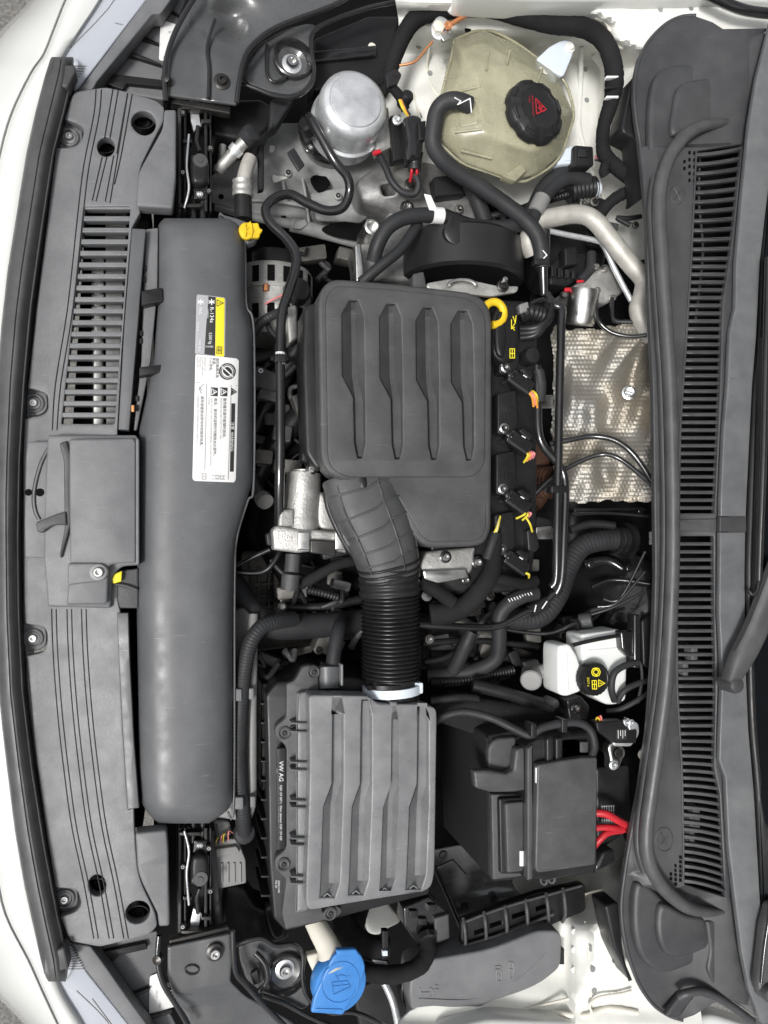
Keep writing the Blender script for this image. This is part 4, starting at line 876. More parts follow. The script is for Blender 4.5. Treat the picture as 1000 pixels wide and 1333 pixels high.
rnd = random.Random(3)
for (x0, y0, x1, y1, h0, h1, cnt) in ((560, 238, 720, 300, -130, -80, 14), (745, 250, 830, 300, -90, -60, 9), (690, 795, 760, 870, -120, -70, 12), (332, 455, 400, 610, -140, -80, 22), (320, 715, 470, 800, -170, -90, 26), (335, 835, 470, 885, -150, -90, 16), (555, 765, 700, 890, -140, -80, 34), (400, 320, 470, 370, -200, -150, 6), (640, 640, 720, 780, -110, -70, 10)):
    for i in range(cnt):
        x, y, hh = rnd.uniform(x0, x1), rnd.uniform(y0, y1), rnd.uniform(h0, h1); k = rnd.random()
        if k < .4:
            a, b = rnd.uniform(6, 20), rnd.uniform(4, 14); r_ = rnd.uniform(-25, 25); c_, s_ = math.cos(math.radians(r_)), math.sin(math.radians(r_))
            plate('casting_web', R([(x+u*a*c_-v*b*s_, y+u*a*s_+v*b*c_) for u, v in ((-1, -1), (1, -1), (1, 1), (-1, 1))], 3), hh, rnd.uniform(10, 40), rnd.choice(['cast_dark', 'dark_metal', 'cover_grey', 'black_plastic']), eb, 2, res=1)
        elif k < .62: bolt(x, y, hh+10, rnd.uniform(5, 8), eb, rnd.choice(['steel_bolt', 'dark_metal']), 'bolt', 'cast_dark')
        else:
            pts = [(x, y, hh)]
            for q in range(3): pts.append((pts[-1][0]+rnd.uniform(-22, 22), pts[-1][1]+rnd.uniform(-18, 18), hh+rnd.uniform(-8, 14)))
            tube('cable_run', pts, rnd.uniform(1.6, 4.5), rnd.choice(['rubber', 'black_gloss', 'cloth_tape', 'rubber', 'cover_grey']), eb, sides=8)
# ---- four coil packs
def coil(i, dy, tone, wires):
    t = thing('ignition_coil', ['black ignition coil beside the oil filler cap, next to the thick corrugated end fitting', 'black ignition coil with orange wires, second from the oil filler cap', 'black ignition coil with yellow and red wires, third from the oil filler cap', 'black ignition coil with a yellow wire, farthest from the oil filler cap'][i], 'ignition coil', 660, 540+dy, -60, 'ignition coils along the cam cover')
    dx = -dy*.022
    plate('body', R([(648+dx, 512+dy), (672+dx, 508+dy, 3), (675+dx, 550+dy, 3), (668+dx, 566+dy, 4), (648+dx, 566+dy, 6)], 3), -22, 26, 'black_plastic', t, 2)
    for k in range(3): strokes('moulded_mark', [[(655+dx+k*5, 518+dy), (655+dx+k*5, 522+dy+k*4), (658+dx+k*5, 530+dy)], [(654+dx+k*5, 536+dy), (654+dx+k*5, 545+dy)]], .7, -21.8, 'black_gloss', t)
    bolt(656.5+dx, 557.5+dy, -22, 7.5, t, 'steel_bolt', 'bolt', 'steel_bolt')
    cpt = [(658+dx, 573+dy), (668+dx, 557+dy), (696+dx, 577+dy), (688+dx, 594+dy)]
    c = plate('plug', R(cpt, 4), -12, 26, 'black_gloss', t, 4, res=3)
    plate('plug_latch', R([(676+dx, 560+dy), (682+dx, 558+dy), (693+dx, 566+dy), (690+dx, 573+dy)], 1.5), -6, 8, 'black_gloss', c, 1)
    plate('plug_ridge', R([(661+dx, 570+dy), (666+dx, 562+dy), (670+dx, 564+dy), (664+dx, 574+dy)], 1), -9, 6, 'black_gloss', c, 1)
    strokes('painted_glint', [[(680+dx, 567.5+dy), (684+dx, 570+dy)]], 1.4, -5.7, 'print_white', c)  # white stroke painted on the latch as a highlight
    for k, (m_, ex, ey) in enumerate(wires):
        tube('wire', [(684+dx+k*2.6, 588+dy, -18), (688+dx+k*2.2+ex*.3, 592+dy+ey*.4, -12), (684+dx+k*2+ex, 600+dy+ey, -22)], 1.5, m_, t, sides=8)
coil(0, -79, 0, [('wire_orange', 9, 8), ('wire_pink', 9, 6), ('wire_orange', 10, 10), ('wire_yellow', 8, 4)])
coil(1, 0, 0, [('wire_yellow', -2, 2), ('wire_orange', 0, 0), ('wire_pink', 2, -2), ('wire_pink', 4, -4)])
coil(2, 79, 0, [('wire_yellow', -10, -4), ('wire_yellow', -4, -2), ('wire_pink', 2, -6)])
coil(3, 158, 0, [('wire_yellow', 8, -8), ('wire_yellow', 6, -6)])
tag_ = plate('plug', R([(686, 690), (698, 688, 3), (703, 712), (698, 719, 3), (688, 717, 3)], 3), -30, 16, 'black_plastic', None, 2); tag_.name = 'cable_plug'
tag(tag_, 'small black cable plug with yellow wires beside the ignition coils', 'plug')
lw_ = tube('loose_wire', [(684, 672, -20), (690, 682, -16), (693, 692, -26)], 1.4, 'wire_yellow'); tag(lw_, 'thin yellow wire leading into the small black cable plug', 'wire')
for x, y, lab_ in ((696, 517, 'flat silver metal tab below the orange coil wires'), (708, 688, 'flat silver metal tab beside the small black cable plug')):
    o = plate('metal_tab', R([(x-14, y-2), (x+25, y-3), (x+24, y+14), (x-10, y+15)], 2) if y < 600 else R([(x-10, y-2), (x+11, y-3), (x+11, y+14), (x-10, y+14)], 2), -75, 4, 'alu', None, 1); tag(o, lab_, 'bracket')
# harness over the cam cover
hn = thing('coil_harness', 'black taped wiring harness running past the ignition coils', 'wiring harness', 640, 760, -60)
tube('trunk', [(560, 800, -40), (595, 795, -30), (620, 775, -18), (640, 745, -14), (645, 715, -14), (646, 690, -20)], 8, 'cloth_tape', hn, rlist=[14, 13, 12, 11, 8, 6], wob=.05, sides=14)
tube('branch', [(640, 752, -20), (660, 756, -18), (680, 760, -22), (697, 756, -30)], 7, 'cloth_tape', hn, wob=.05)
tube('branch', [(546, 757, -30), (570, 770, -26), (590, 785, -24)], 9, 'cloth_tape', hn, wob=.05)
tube('sleeve', [(634, 728, -10), (641, 706, -8), (645, 694, -10)], 6, 'rubber', hn, sides=12)
for k in range(3): tube('wire', [(642+k*1.5, 696, -8), (646+k, 688, -3), (649+k*1.2, 678-k*3, -10)], 1.2, ('wire_yellow', 'cream', 'wire_yellow')[k], hn, sides=6)
# corrugated fitting cluster next to the oil cap
fc = thing('sensor_cluster', 'cluster of black sensor plugs and cables beside the oil filler cap', 'sensor plugs', 698, 415, -70)
tube('corrugated_sleeve', [(676, 412, -30), (690, 406, -24), (706, 410, -24)], 10, 'black_plastic', fc, ring=5, ringamp=.08, sides=16)
plate('plug', R([(676, 396), (688, 392), (690, 404), (678, 408)], 2), -14, 14, 'grey_connector', fc, 2)
for k in range(3): tube('cable', [(678, 428+k*6, -40), (700, 426+k*4, -26), (716, 412-k*3, -24), (712+k*3, 396-k*3, -34)], 5.5-k*.6, 'black_plastic', fc, sides=10)
tube('gloss_cable', [(690, 396, -22), (706, 390, -20), (720, 396, -30)], 3, 'black_gloss', fc, sides=8)  # glossy black cable over the sensor plugs
pc = lathe('round_vent_cap', 692, 463, -20, [(12, -30), (13, -6), (13, 0), (11, 5), (0, 7)], 'black_plastic', None, n=28, lobes=12, lobeamp=.04); tag(pc, 'round black ridged cap beside the oil filler cap', 'cap')
br = plate('sensor_bracket', R([(672, 440), (684, 438), (690, 452), (684, 480), (690, 500), (676, 498), (672, 470)], 4), -48, 8, 'alu', None, 2); tag(br, 'silver bracket under the round black ridged cap', 'bracket')

# ---- black metal pipes behind the coils
pa = thing('fuel_pipe', 'glossy black straight metal pipe crossing in front of the heat shield', 'pipe', 728, 580, -40)
tube('pipe', [(712, 383, -40), (720, 396, -30), (731, 402, -24), (731, 420, -22), (729, 500, -22), (727, 600, -22), (725, 700, -22), (724, 752, -24), (718, 764, -28)], 5.2, 'black_gloss', pa, sides=14)
tube('sleeve', [(708, 300, -30), (708, 330, -34), (707, 345, -36), (708, 385, -46)], 8, 'black_gloss', pa, sides=14, rlist=[8, 8, 7, 6, 5])
pb = thing('fuel_pipe', 'glossy black bent metal pipe joining the ridged round cap', 'pipe', 730, 680, -40)
tube('pipe', [(699, 476, -26), (700, 520, -26), (701, 560, -26), (707, 580, -26), (722, 598, -26), (733, 615, -26), (736, 640, -26), (734, 700, -26), (731, 755, -28), (722, 775, -34)], 5.2, 'black_gloss', pb, sides=14)
plate('pipe_clamp', R([(718, 632), (740, 632), (741, 641), (718, 642)], 2), -14, 16, 'black_plastic', pb, 2)
tube('sleeve', [(701, 482, -25), (704, 502, -25), (702, 524, -25)], 7, 'rubber', pb, sides=14)
pd = thing('vacuum_pipe', 'bent black pipe with rubber couplings crossing behind the ribbed intake hose', 'pipe', 640, 812, -70)
tube('pipe', [(545, 813, -40), (580, 815, -40), (630, 817, -40), (655, 813, -38), (680, 800, -36), (705, 788, -34), (722, 772, -32)], 4.6, 'black_gloss', pd, sides=12)
tube('coupling', [(690, 796, -35), (712, 784, -34)], 8, 'black_plastic', pd, sides=14)
for a, b in (((696, 796), (698, 788)), ((706, 792), (712, 783))): strokes('foil_mark', [[a, b]], 1.5, -24, 'print_white', pd)
he = thing('heater_hose', 'black rubber hose bent downwards with white print beside the coil harness', 'hose', 650, 830, -90)
tube('hose', [(698, 772, -40), (680, 776, -38), (660, 788, -42), (650, 805, -48), (650, 835, -56), (645, 858, -66), (620, 872, -80), (585, 878, -90), (555, 880, -95)], 9.5, 'rubber', he, sides=16)
for k in range(9): strokes('print', [[(662+k*3.6, 783-k*1.1-3, ), (664+k*3.6, 783-k*1.1)]], 1.1, -28.5+k*.2, 'print_white', he)
he2 = tube('heater_hose', [(614, 822, -60), (606, 840, -64), (596, 862, -76), (588, 876, -88)], 9, 'rubber', None, sides=16); tag(he2, 'short black rubber hose slanting between the vacuum pipe and the heater hose', 'hose')
cc = tube('corrugated_pipe', [(560, 888, -84), (600, 886, -80), (640, 878, -84), (668, 872, -90)], 6, 'black_plastic', None, ring=4, ringamp=.1); tag(cc, 'thin black corrugated pipe above the battery', 'pipe')
for k, (pts, r_) in enumerate((([(550, 838, -80), (600, 834, -84), (650, 836, -90), (700, 842, -96)], 4), ([(552, 862, -85), (580, 856, -85), (612, 838, -90)], 4), ([(560, 852, -110), (620, 852, -110), (690, 862, -110)], 5))):
    o = tube('thin_cable', pts, r_, 'black_plastic'); tag(o, ['straight thin black cable beneath the bent vacuum pipe', 'curved thin black cable joining the ribbed intake hose', 'low black cable running towards the brake fluid bottle'][k], 'cable')
# bulkhead hose with flange
bh = thing('bulkhead_hose', 'thick black hose plugged in the dark bulkhead', 'hose', 760, 740, -120)
tube('hose', [(640, 798, -80), (680, 806, -78), (706, 800, -76), (725, 775, -78), (738, 740, -84), (756, 712, -86), (785, 703, -84), (815, 701, -84)], 13.5, 'rubber', bh, sides=18, ring=5, ringamp=.012)
for x in (800, 808, 816): tube('collar', [(x, 702, -84), (x+5, 702, -84)], 16 if x < 816 else 20, 'black_plastic', bh, sides=20, n=2)
# firewall and heat shield
fw = thing('bulkhead', 'black bulkhead wall behind the engine', 'bulkhead', 800, 740, -330)
bhh = lambda x, y: -330+250*sm(735, 870, x)+noise(x, y)
hfield('wall', 690, 380, 900, 1110, 10, bhh, 'black_plastic', fw)
for pts, r_, m_ in (([(745, 670, -60), (790, 668, -60), (845, 672, -40)], 2, 'black_gloss'), ([(742, 690, -70), (770, 682, -66), (800, 684, -60)], 5, 'black_plastic'), ([(760, 735, -120), (790, 730, -110), (810, 740, -100)], 6, 'black_gloss'), ([(770, 765, -110), (800, 755, -100), (846, 760, -70)], 3, 'black_gloss'), ([(735, 830, -90), (760, 800, -80), (790, 790, -70)], 3, 'rubber')): tube('wall_fitting', pts, r_, m_, fw)
for x, y in ((785, 683), (770, 735), (820, 740), (835, 665)): bolt(x, y, -70, 6, fw, 'dark_metal', 'stud', 'black_gloss')
plate('wall_rib', R([(748, 662), (840, 660), (842, 666), (748, 668)], 2), -70, 20, 'black_plastic', fw, 2)
edg = tube('bulkhead_flange', [(846, 300, -4), (850, 400, -4), (856, 520, -4), (857, 650, -4), (857, 760, -4), (853, 860, -4), (846, 950, -4), (832, 1050, -4)], 5, 'black_gloss', None); tag(edg, 'black flange edge along the cowl', 'flange')
for x, y in ((849, 388), (852, 701)):
    o = plate('flange_clip', R(rect(x-3, y-9, x+3, y+8), 1), 6, 8, 'zinc', None, 1); tag(o, 'small silver clip on the cowl flange '+('beside the thick aluminium pipe' if y < 500 else 'beside the bulkhead hose collar'), 'clip', 'silver clips on the bulkhead flange')
def sh(x, y):
    h = -120+100*sm(690, 870, x)
    h += 5*math.sin((x-720)*.06+math.sin(y*.03)*1.4)+4*math.sin((x+y)*.045)+3.5*math.sin(y*.07+x*.02)
    h += 7*G(x, y, 755+.18*(y-430)+4*math.sin(y*.08), 590, 12, 90) - 6*G(x, y, 790-.3*(y-520)+5*math.sin(y*.06), 500, 14, 70) + 6*G(x, y, 745, 500, 9, 70)+6*G(x, y, 825, 480, 14, 40)-6*G(x, y, 835, 540, 11, 50)+2.5*math.sin(x*.17+y*.05)+2*math.sin(y*.15-x*.06)
    h += 7*abs(math.sin(.09*(x+.8*y)))*G(x, y, 820, 460, 40, 30)
    return h
def emb(x, y):
    px_, py_ = 5.0, 5.6
    r_ = round(y/py_); u = (x/px_+.5*(r_ % 2)) % 1-.5; v = (y/py_) % 1; v = v-round(v)
    d = math.hypot(u*px_, v*py_)/2.6
    return 1.05*max(0, 1-d*d)
spoly = pip([(x+1.6*math.sin(y*.4), y+1.5*math.sin(x*.3)) for x, y in C([(719, 428), (742, 430), (758, 427), (775, 429), (800, 424), (846, 424), (849, 480), (848, 520), (850, 600), (850, 648), (820, 653), (790, 651), (760, 655), (738, 651), (730, 640), (722, 610), (718, 560), (721, 500)], 6)])
hsd = thing('heat_shield', 'creased embossed metal heat shield on the bulkhead', 'heat shield', 785, 540, -160)
hfield('foil', 712, 414, 853, 656, 1.25, lambda x, y: sh(x, y)+emb(x, y), 'heat_shield', hsd, spoly, smooth=180)
lathe('fastener', 819, 511, sh(819, 511)+4, [(11, -2), (11, 1), (8, 2), (6, 1), (0, 1.5)], 'alu', hsd, (-.45, 0, 1), 22)
tube('fastener_bar', [(814, 510, sh(819, 511)+7), (823, 513, sh(819, 511)+10)], 2.2, 'zinc', hsd, n=2)
for k, pts in enumerate(([(716, 578, -50), (740, 573, -40), (770, 568, -30), (800, 573, -14), (825, 592, -2), (850, 628, 4)], [(690, 650, -60), (716, 625, -50), (745, 606, -42), (780, 592, -28), (808, 598, -12), (850, 632, 0)])):
    o = tube('sensor_lead', pts, 3.6 if k == 0 else 3., 'black_gloss', None, sides=10); tag(o, ['upper black cable arching over the heat shield', 'lower black cable arching over the heat shield towards the coils'][k], 'cable')
ex = thing('turbo_outlet', 'rust-brown ribbed metal outlet under the coils beside the heat shield', 'exhaust outlet', 700, 620, -200)
tube('pipe', [(690, 628, -190), (720, 628, -150)], 20, 'rust', ex, sides=22, ring=5, ringamp=.03)
plate('flange', C([(676, 570), (700, 560), (716, 590), (718, 640), (700, 668), (680, 660)], 4), -190, 20, 'rust', ex, 5)
# hydraulic unit behind the timing cover
hu = thing('brake_hydraulic_unit', 'aluminium brake hydraulic unit with round motor above the heat shield', 'hydraulic unit', 765, 400, -150)
lathe('motor', 757, 405, -70, [(23, 34), (24, 30), (24, -18), (22, -22), (0, -22)], 'alu', hu, (.05, 1, .25), 36)
plate('block', R([(742, 376), (762, 362), (790, 342), (810, 358), (812, 380), (790, 396), (752, 388)], 4), -72, 60, 'cast_alu', hu, 4)
for x, y in ((776, 378), (796, 388), (786, 350), (774, 347), (732, 384)): lathe('port', x, y, -70, [(5, 0), (5, 7), (3.5, 9), (0, 9)], 'alu', hu, (0, -.3, 1), 12)
tube('brake_pipe', [(776, 378, -62), (776, 400, -52), (779, 417, -46), (795, 432, -40), (820, 438, -26), (842, 436, -10)], 2.6, 'black_gloss', hu, sides=10)
tube('brake_pipe', [(797, 388, -60), (797, 408, -52), (802, 418, -46), (825, 419, -30), (846, 420, -14)], 2.6, 'black_gloss', hu, sides=10)
for x, y, x2, y2 in ((736, 378, 744, 374), (752, 366, 759, 364)): plate('red_plug', R(rect(x, y2, x2+2, y+1), 1.5), -66, 6, 'red', hu, 1)
plate('electronics', R([(716, 345), (734, 330), (762, 330), (770, 352), (740, 372), (716, 370)], 4), -100, 60, 'black_plastic', hu, 3)
for i in range(5): plate('electronics_pin', R(rect(718+i*9, 346+i*2, 724+i*9, 360+i), 1), -92, 12, 'black_gloss', hu, 1)
tube('cable', [(770, 330, -80), (768, 350, -74), (755, 366, -76)], 6, 'rubber', hu)
plate('cable_plug', R([(735, 322), (752, 320), (754, 344), (736, 346)], 3), -80, 24, 'black_plastic', hu, 3)
# air conditioning pipes
ac = thing('air_conditioning_pipe', 'thick pale aluminium pipe bending round above the heat shield', 'pipe', 780, 320, -80)
tube('pipe', [(694, 330, -60), (688, 312, -54), (698, 290, -48), (725, 282, -44), (755, 279, -40), (775, 288, -36), (795, 312, -32), (822, 345, -28), (838, 365, -26), (836, 385, -28), (831, 402, -28), (836, 420, -26), (848, 446, -20)], 11, 'pipe_alu', ac, sides=18)
a2 = thing('air_conditioning_pipe', 'thin bright aluminium pipe beside the thick pale pipe', 'pipe', 780, 330, -80)
tube('pipe', [(704, 298, -58), (740, 306, -56), (775, 313, -54), (786, 320, -52), (800, 350, -48), (822, 392, -42)], 3.4, 'zinc', a2, sides=12, n=5)
ag = plate('blower_motor', C([(700, 300), (770, 290), (790, 330), (770, 370), (720, 375), (695, 340)], 4), -150, 60, 'black_plastic', None, 6); tag(ag, 'dark round housing below the aluminium pipes', 'housing')

# ================================================================== brake fluid bottle
BF = -8
bf = thing('brake_fluid_bottle', 'white brake fluid bottle with black cap', 'brake fluid bottle', 762, 870, -80)
plate('front_chamber', R([(727, 846, 5), (729, 840, 4), (742, 838, 5), (750, 850, 6), (756, 864, 10), (758, 900, 6), (738, 907, 4), (730, 905, 3), (727, 900, 4)], 4), BF, 50, 'fluid_white', bf, 4, res=3)
plate('rear_chamber', R([(757, 826, 5), (811, 819, 8), (815, 840), (818, 842, 3), (816, 912, 5), (802, 918, 6), (790, 918, 6), (764, 902), (758, 850)], 5), BF-4, 50, 'fluid_white', bf, 5, res=3)
plate('rib', R([(737, 852), (739, 850), (741, 898), (738, 900)], 1), BF+1.2, 4, 'fluid_white', bf, 1)
plate('rib', R([(766, 846), (814, 842), (814, 845), (767, 849)], 1), BF-2.8, 4, 'fluid_white', bf, 1)
ax = (.10, .0, 1)
lathe('neck', 771, 882, BF, [(24, -6), (24, 3), (0, 3)], 'fluid_white', bf, ax, 30)
cpb = lathe('cap', 768, 882, BF+2, [(25, 0), (25, 12), (23.6, 15), (21, 15.6), (20, 14.8), (0, 14.8)], 'black_plastic', bf, ax, 48, 24, .035)
hc = BF+18.0
strokes('brake_symbol', [circ(776, 875, 5.4, 18), circ(776, 875, 3.2, 14), [(772, 879.5), (780, 879.5)], [(772, 870.5), (780, 870.5)]], 1.2, hc, 'yellow_print', cpb)
strokes('warning_triangle', [[(779.5, 885), (779.5, 894), (787.5, 889.5), (779.5, 885)], [(781, 889.5), (784, 889.5)]], 1., hc, 'yellow_print', cpb)
strokes('book_symbol', [[(771, 886), (771.5, 897), (777, 897), (776.5, 886), (771, 886)], [(771, 891), (777, 891)], [(774, 886), (774.2, 897)]], 1., hc, 'yellow_print', cpb)
text('DOT 4', 764.3, 882, 4.6, hc, 'yellow_print', cpb, xs=.85)
tube('bottle_strap', [(745, 840, BF+3), (770, 834, BF+5), (812, 826, BF+5)], 2.6, 'black_gloss', bf, sides=8)
sv = thing('solenoid_valve', 'grey round solenoid valve beside the white brake fluid bottle', 'valve', 692, 878, -80)
lathe('drum', 692, 880, -60, [(14, 20), (16, 18), (16, -14), (0, -14)], 'grey_connector', sv, (-.5, -.2, .9), 28)
tube('stub', [(692, 878, -66), (712, 872, -60)], 9, 'grey_connector', sv); plate('cap', R([(680, 862), (700, 858), (704, 866), (684, 870)], 3), -38, 10, 'black_plastic', sv, 2)
bs = thing('brake_line', 'black bent line with a grey plug above the white brake fluid bottle', 'line', 740, 820, -80)
tube('line', [(650, 818, -80), (690, 824, -70), (718, 824, -60), (740, 815, -52), (752, 810, -50)], 2.6, 'black_gloss', bs); lathe('plug', 762, 808, -50, [(11, 10), (12, 6), (12, -8), (0, -8)], 'cover_grey', bs, (.8, .2, .6), 24)
for i in range(3): tube('collar', [(747+i*4, 813-i*1.5, -50), (749+i*4, 812-i*1.5, -50)], 8-i, 'black_plastic', bs, n=2)
bz = thing('brake_servo', 'black round brake servo in the shade behind the white brake fluid bottle', 'brake servo', 790, 790, -150)
lathe('drum', 800, 790, -130, [(90, -40), (96, -20), (96, 0), (80, 16), (40, 22), (0, 24)], 'black_gloss', bz, (-.75, .1, .6), 40)
wr_ = thing('loom_post', 'black upright cable post with leads beside the white brake fluid bottle', 'cable post', 830, 860, -40)
plate('post', R(rect(826, 800, 834, 870), 2), 6, 20, 'black_gloss', wr_, 2); plate('plug', R([(808, 822), (832, 822), (834, 850), (820, 856), (810, 846)], 3), 2, 24, 'black_gloss', wr_, 3)
plate('backing', R([(836, 808), (850, 800), (848, 872), (838, 866)], 3), 8, 12, 'black_plastic', wr_, 2)
for k, pts in enumerate(([(832, 862, 4), (815, 866, 6), (800, 876, 6), (796, 896, 4), (800, 912, -4)], [(850, 884, 4), (830, 890, 4), (812, 900, 2), (804, 914, -6)], [(846, 900, 2), (826, 914, 0), (806, 924, -10), (790, 926, -20)], [(834, 862, 6), (836, 885, 4), (830, 915, -4)])):
    tube('lead', pts, (4.2, 3.6, 3, 2)[k], 'rubber', wr_, sides=10)
for k in range(3): tube('lead', [(770+k*8, 800-k*10, -30), (800+k*4, 790-k*6, -16), (840, 770-k*26, 0)], 1.8, 'black_gloss', wr_, sides=8)
# ================================================================== battery corner
bt = thing('battery', 'battery in a black felt sleeve with power distribution box on top', 'battery', 700, 1050, -230)
plate('felt_sleeve', R([(634, 958, 6), (680, 950), (770, 945), (778, 1000), (776, 1138), (641, 1148, 3), (637, 1050)], 4), 2, 200, 'felt', bt, 3)
plate('battery_top', R([(640, 962), (770, 950), (772, 1134), (646, 1140)], 4), 6, 8, 'black_plastic', bt, 2)
tube('sleeve_hem', [(634, 960, 3), (637, 1050, 3), (641, 1146, 3)], 1.6, 'felt', bt, sides=8)
plate('handle', R([(636, 972, 8), (646, 962, 6), (672, 960, 4), (674, 1000, 3), (650, 1006, 4), (636, 1002, 4)], 5), 12, 14, 'cover_grey', bt, 3)
plate('strap', R([(617, 1004, 3), (635, 1003), (660, 1008), (669, 1003, 3), (672, 976, 4), (688, 972, 3), (690, 1028, 3), (670, 1031), (640, 1032, 6), (619, 1026, 3)], 4), 30, 16, 'lid_grey', bt, 3)
plate('window_frame', R([(640, 1034), (686, 1034), (686, 1140), (642, 1146)], 3), 12, 18, 'cover_grey', bt, 2)
plate('window_well', R([(650, 1040, 3), (684, 1038), (684, 1138), (652, 1138, 3)], 3), 20, 14, 'black_plastic', bt, 2)
plate('window_cover', R([(658, 1046, 4), (682, 1044), (682, 1134), (661, 1137, 3)], 3), 26, 10, 'cover_grey', bt, 2)
plate('white_tag', R(rect(677, 1108, 682.5, 1128), .8), 28, 2, 'label_white', bt, .5)
fb = thing('power_distribution_box', 'dark fuse box with flat slanted lid on the battery', 'fuse box', 735, 1050, 0)
plate('base', R([(684, 972, 3), (700, 962, 4), (770, 955, 6), (778, 990, 3), (778, 1132, 3), (708, 1148, 3), (702, 1143, 2), (686, 1148, 3)], 3), 36, 40, 'black_plastic', fb, 3)
plate('rail', R([(687, 975), (694, 970), (694, 1144), (687, 1147)], 1.5), 41, 14, 'cover_grey', fb, 1.5)
plate('lid', R([(700, 996, 4), (735, 990), (756, 987, 3), (778, 986, 3), (778, 1040), (776, 1126, 4), (700, 1137, 4), (697, 1130, 4)], 4), 52, 14, 'lid_grey', fb, 2.5, res=3)
plate('lid_hinge', R([(698, 1000), (702, 998), (702, 1020), (698, 1020)], .8), 50, 4, 'label_white', fb, .6)
for x in (712, 724): plate('cable_duct', R([(x, 962), (x+9, 960), (x+9, 992), (x, 994)], 2), 44, 14, 'black_plastic', fb, 2)
plate('socket', R([(728, 962), (766, 958), (768, 984), (728, 990)], 2), 36, 16, 'black_plastic', fb, 2); plate('socket_door', R(rect(756, 966, 766, 980), 1), 39, 5, 'cover_grey', fb, 1)
for x, y in ((708, 1142), (718, 1140)): tube('latch_loop', [(x-4, y-4, 30), (x-3, y+7, 24), (x+3, y+8, 24), (x+5, y-4, 30)], 1.8, 'cover_grey', fb, sides=8)
plate('latch_block', [R(rect(752, 1123, 772, 1136), 2), R(rect(758, 1128, 768, 1133), 1)], 34, 20, 'black_plastic', fb, 1)
bc = thing('battery_cable', 'thick black cable arching over the battery top', 'cable', 660, 940, -10)
tube('cable', [(560, 944, -40), (580, 932, -20), (606, 927, -10), (640, 935, 4), (672, 950, 22), (690, 957, 30), (705, 948, 34), (730, 942, 36), (752, 941, 36), (768, 950, 38), (774, 970, 40), (770, 986, 42)], 5, 'rubber', bc, sides=14)
for x, y in ((695, 952), (735, 946)): plate('cable_tie', R(rect(x-3, y-9, x+4, y+8), 1), 44, 22, 'black_plastic', bc, 1)
tcv = plate('battery_shelf', R([(552, 925, 6), (600, 905), (690, 918), (760, 925), (770, 950), (634, 962), (570, 940)], 5), -48, 60, 'felt', None, 4); tag(tcv, 'black felt flap beside the battery under the arching cable', 'battery sleeve')
for k, pts in enumerate(([(560, 912, -30), (600, 908, -26), (622, 910, -26)], [(615, 892, -50), (650, 900, -44), (690, 912, -40), (720, 920, -36)])):
    o = tube('shelf_cable', pts, (5, 8)[k], 'black_plastic', None); tag(o, ['flat black strap at the edge of the battery flap', 'black cable channel below the white brake fluid bottle'][k], 'cable')
cb = thing('bracket_post', 'small black bracket with a silver nut below the white brake fluid bottle', 'bracket', 748, 920, -40)
plate('plate', R([(738, 912), (756, 906), (768, 920), (766, 936), (742, 940)], 3), -6, 30, 'black_gloss', cb, 2); bolt(750, 922, -5, 8, cb); lathe('cap', 720, 915, -20, [(7, -20), (7, 6), (6, 8), (0, 8)], 'cover_grey', cb, n=20)
tmn = thing('battery_terminal', 'silver battery clamp with black current sensor', 'battery terminal', 800, 975, -10)
plate('sensor', R([(776, 940, 3), (812, 938, 3), (818, 952), (830, 950, 3), (829, 968, 3), (800, 968, 3), (778, 952)], 3), 22, 18, 'black_plastic', tmn, 2)
plate('sensor_end', R([(816, 934), (832, 942, 4), (833, 956, 5), (822, 972, 3), (800, 972), (798, 966), (822, 962)], 3), 18, 10, 'zinc', tmn, 2)
plate('sensor_label', R(rect(803, 949, 816, 963), 1), 22.6, .6, 'print_black', tmn, .2)
for k in range(4): strokes('sensor_print', [[(805+k*3, 951), (805+k*3, 961-k % 2*3)]], .7, 22.8, 'print_white', tmn)
for k in range(2): bolt(815+k*7, 941, 20, 5, tmn, 'zinc', 'bolt', 'zinc')
for k in range(3): tube('wire', [(775+k*2, 940, 10), (778+k*2, 934-k, 18), (784, 942+k, 14)], 1.1, ('wire_yellow', 'red', 'wire_pink')[k], tmn, sides=6)
plate('clamp', [R([(791, 972, 6), (800, 964, 6), (812, 974, 8), (812, 988, 6), (806, 1002, 4), (794, 1002, 4), (795, 990, 4)], 5), ell(805, 980, 5.5, 7)], 16, 18, 'alu', tmn, 3)
lathe('terminal_post', 805, 980, 14, [(7.5, -20), (7, 2), (6, 3), (0, 3)], 'dark_metal', tmn, n=22); bolt(799, 996, 17, 7, tmn, 'zinc', 'nut', 'zinc')
lathe('grommet', 837, 982, 6, [(7, -4), (7, 4), (0, 6)], 'cream', tmn, (-.6, 0, .8), 18)
bx = plate('side_box', R([(776, 1000), (820, 996), (822, 1080), (778, 1110)], 4), -16, 140, 'black_plastic', None, 3); tag(bx, 'plain black box between the fuse box and the cowl with the red cables passing', 'box')
pl = plate('rating_label', R(rect(782, 1047, 800, 1072), .6), -15.2, .5, 'print_black', None, .1); tag(pl, 'small black rating label with white grid beside the red cables', 'label')
pl['kind'] = 'x'; del pl['kind']
for k in range(6): strokes('print_line', [[(784+k*3, 1049), (784+k*3, 1070)]], .6, -14.9, 'print_white', pl)
for k in range(4): strokes('print_line', [[(783, 1050+k*6), (800, 1049+k*6)]], .6, -14.8, 'print_white', pl)
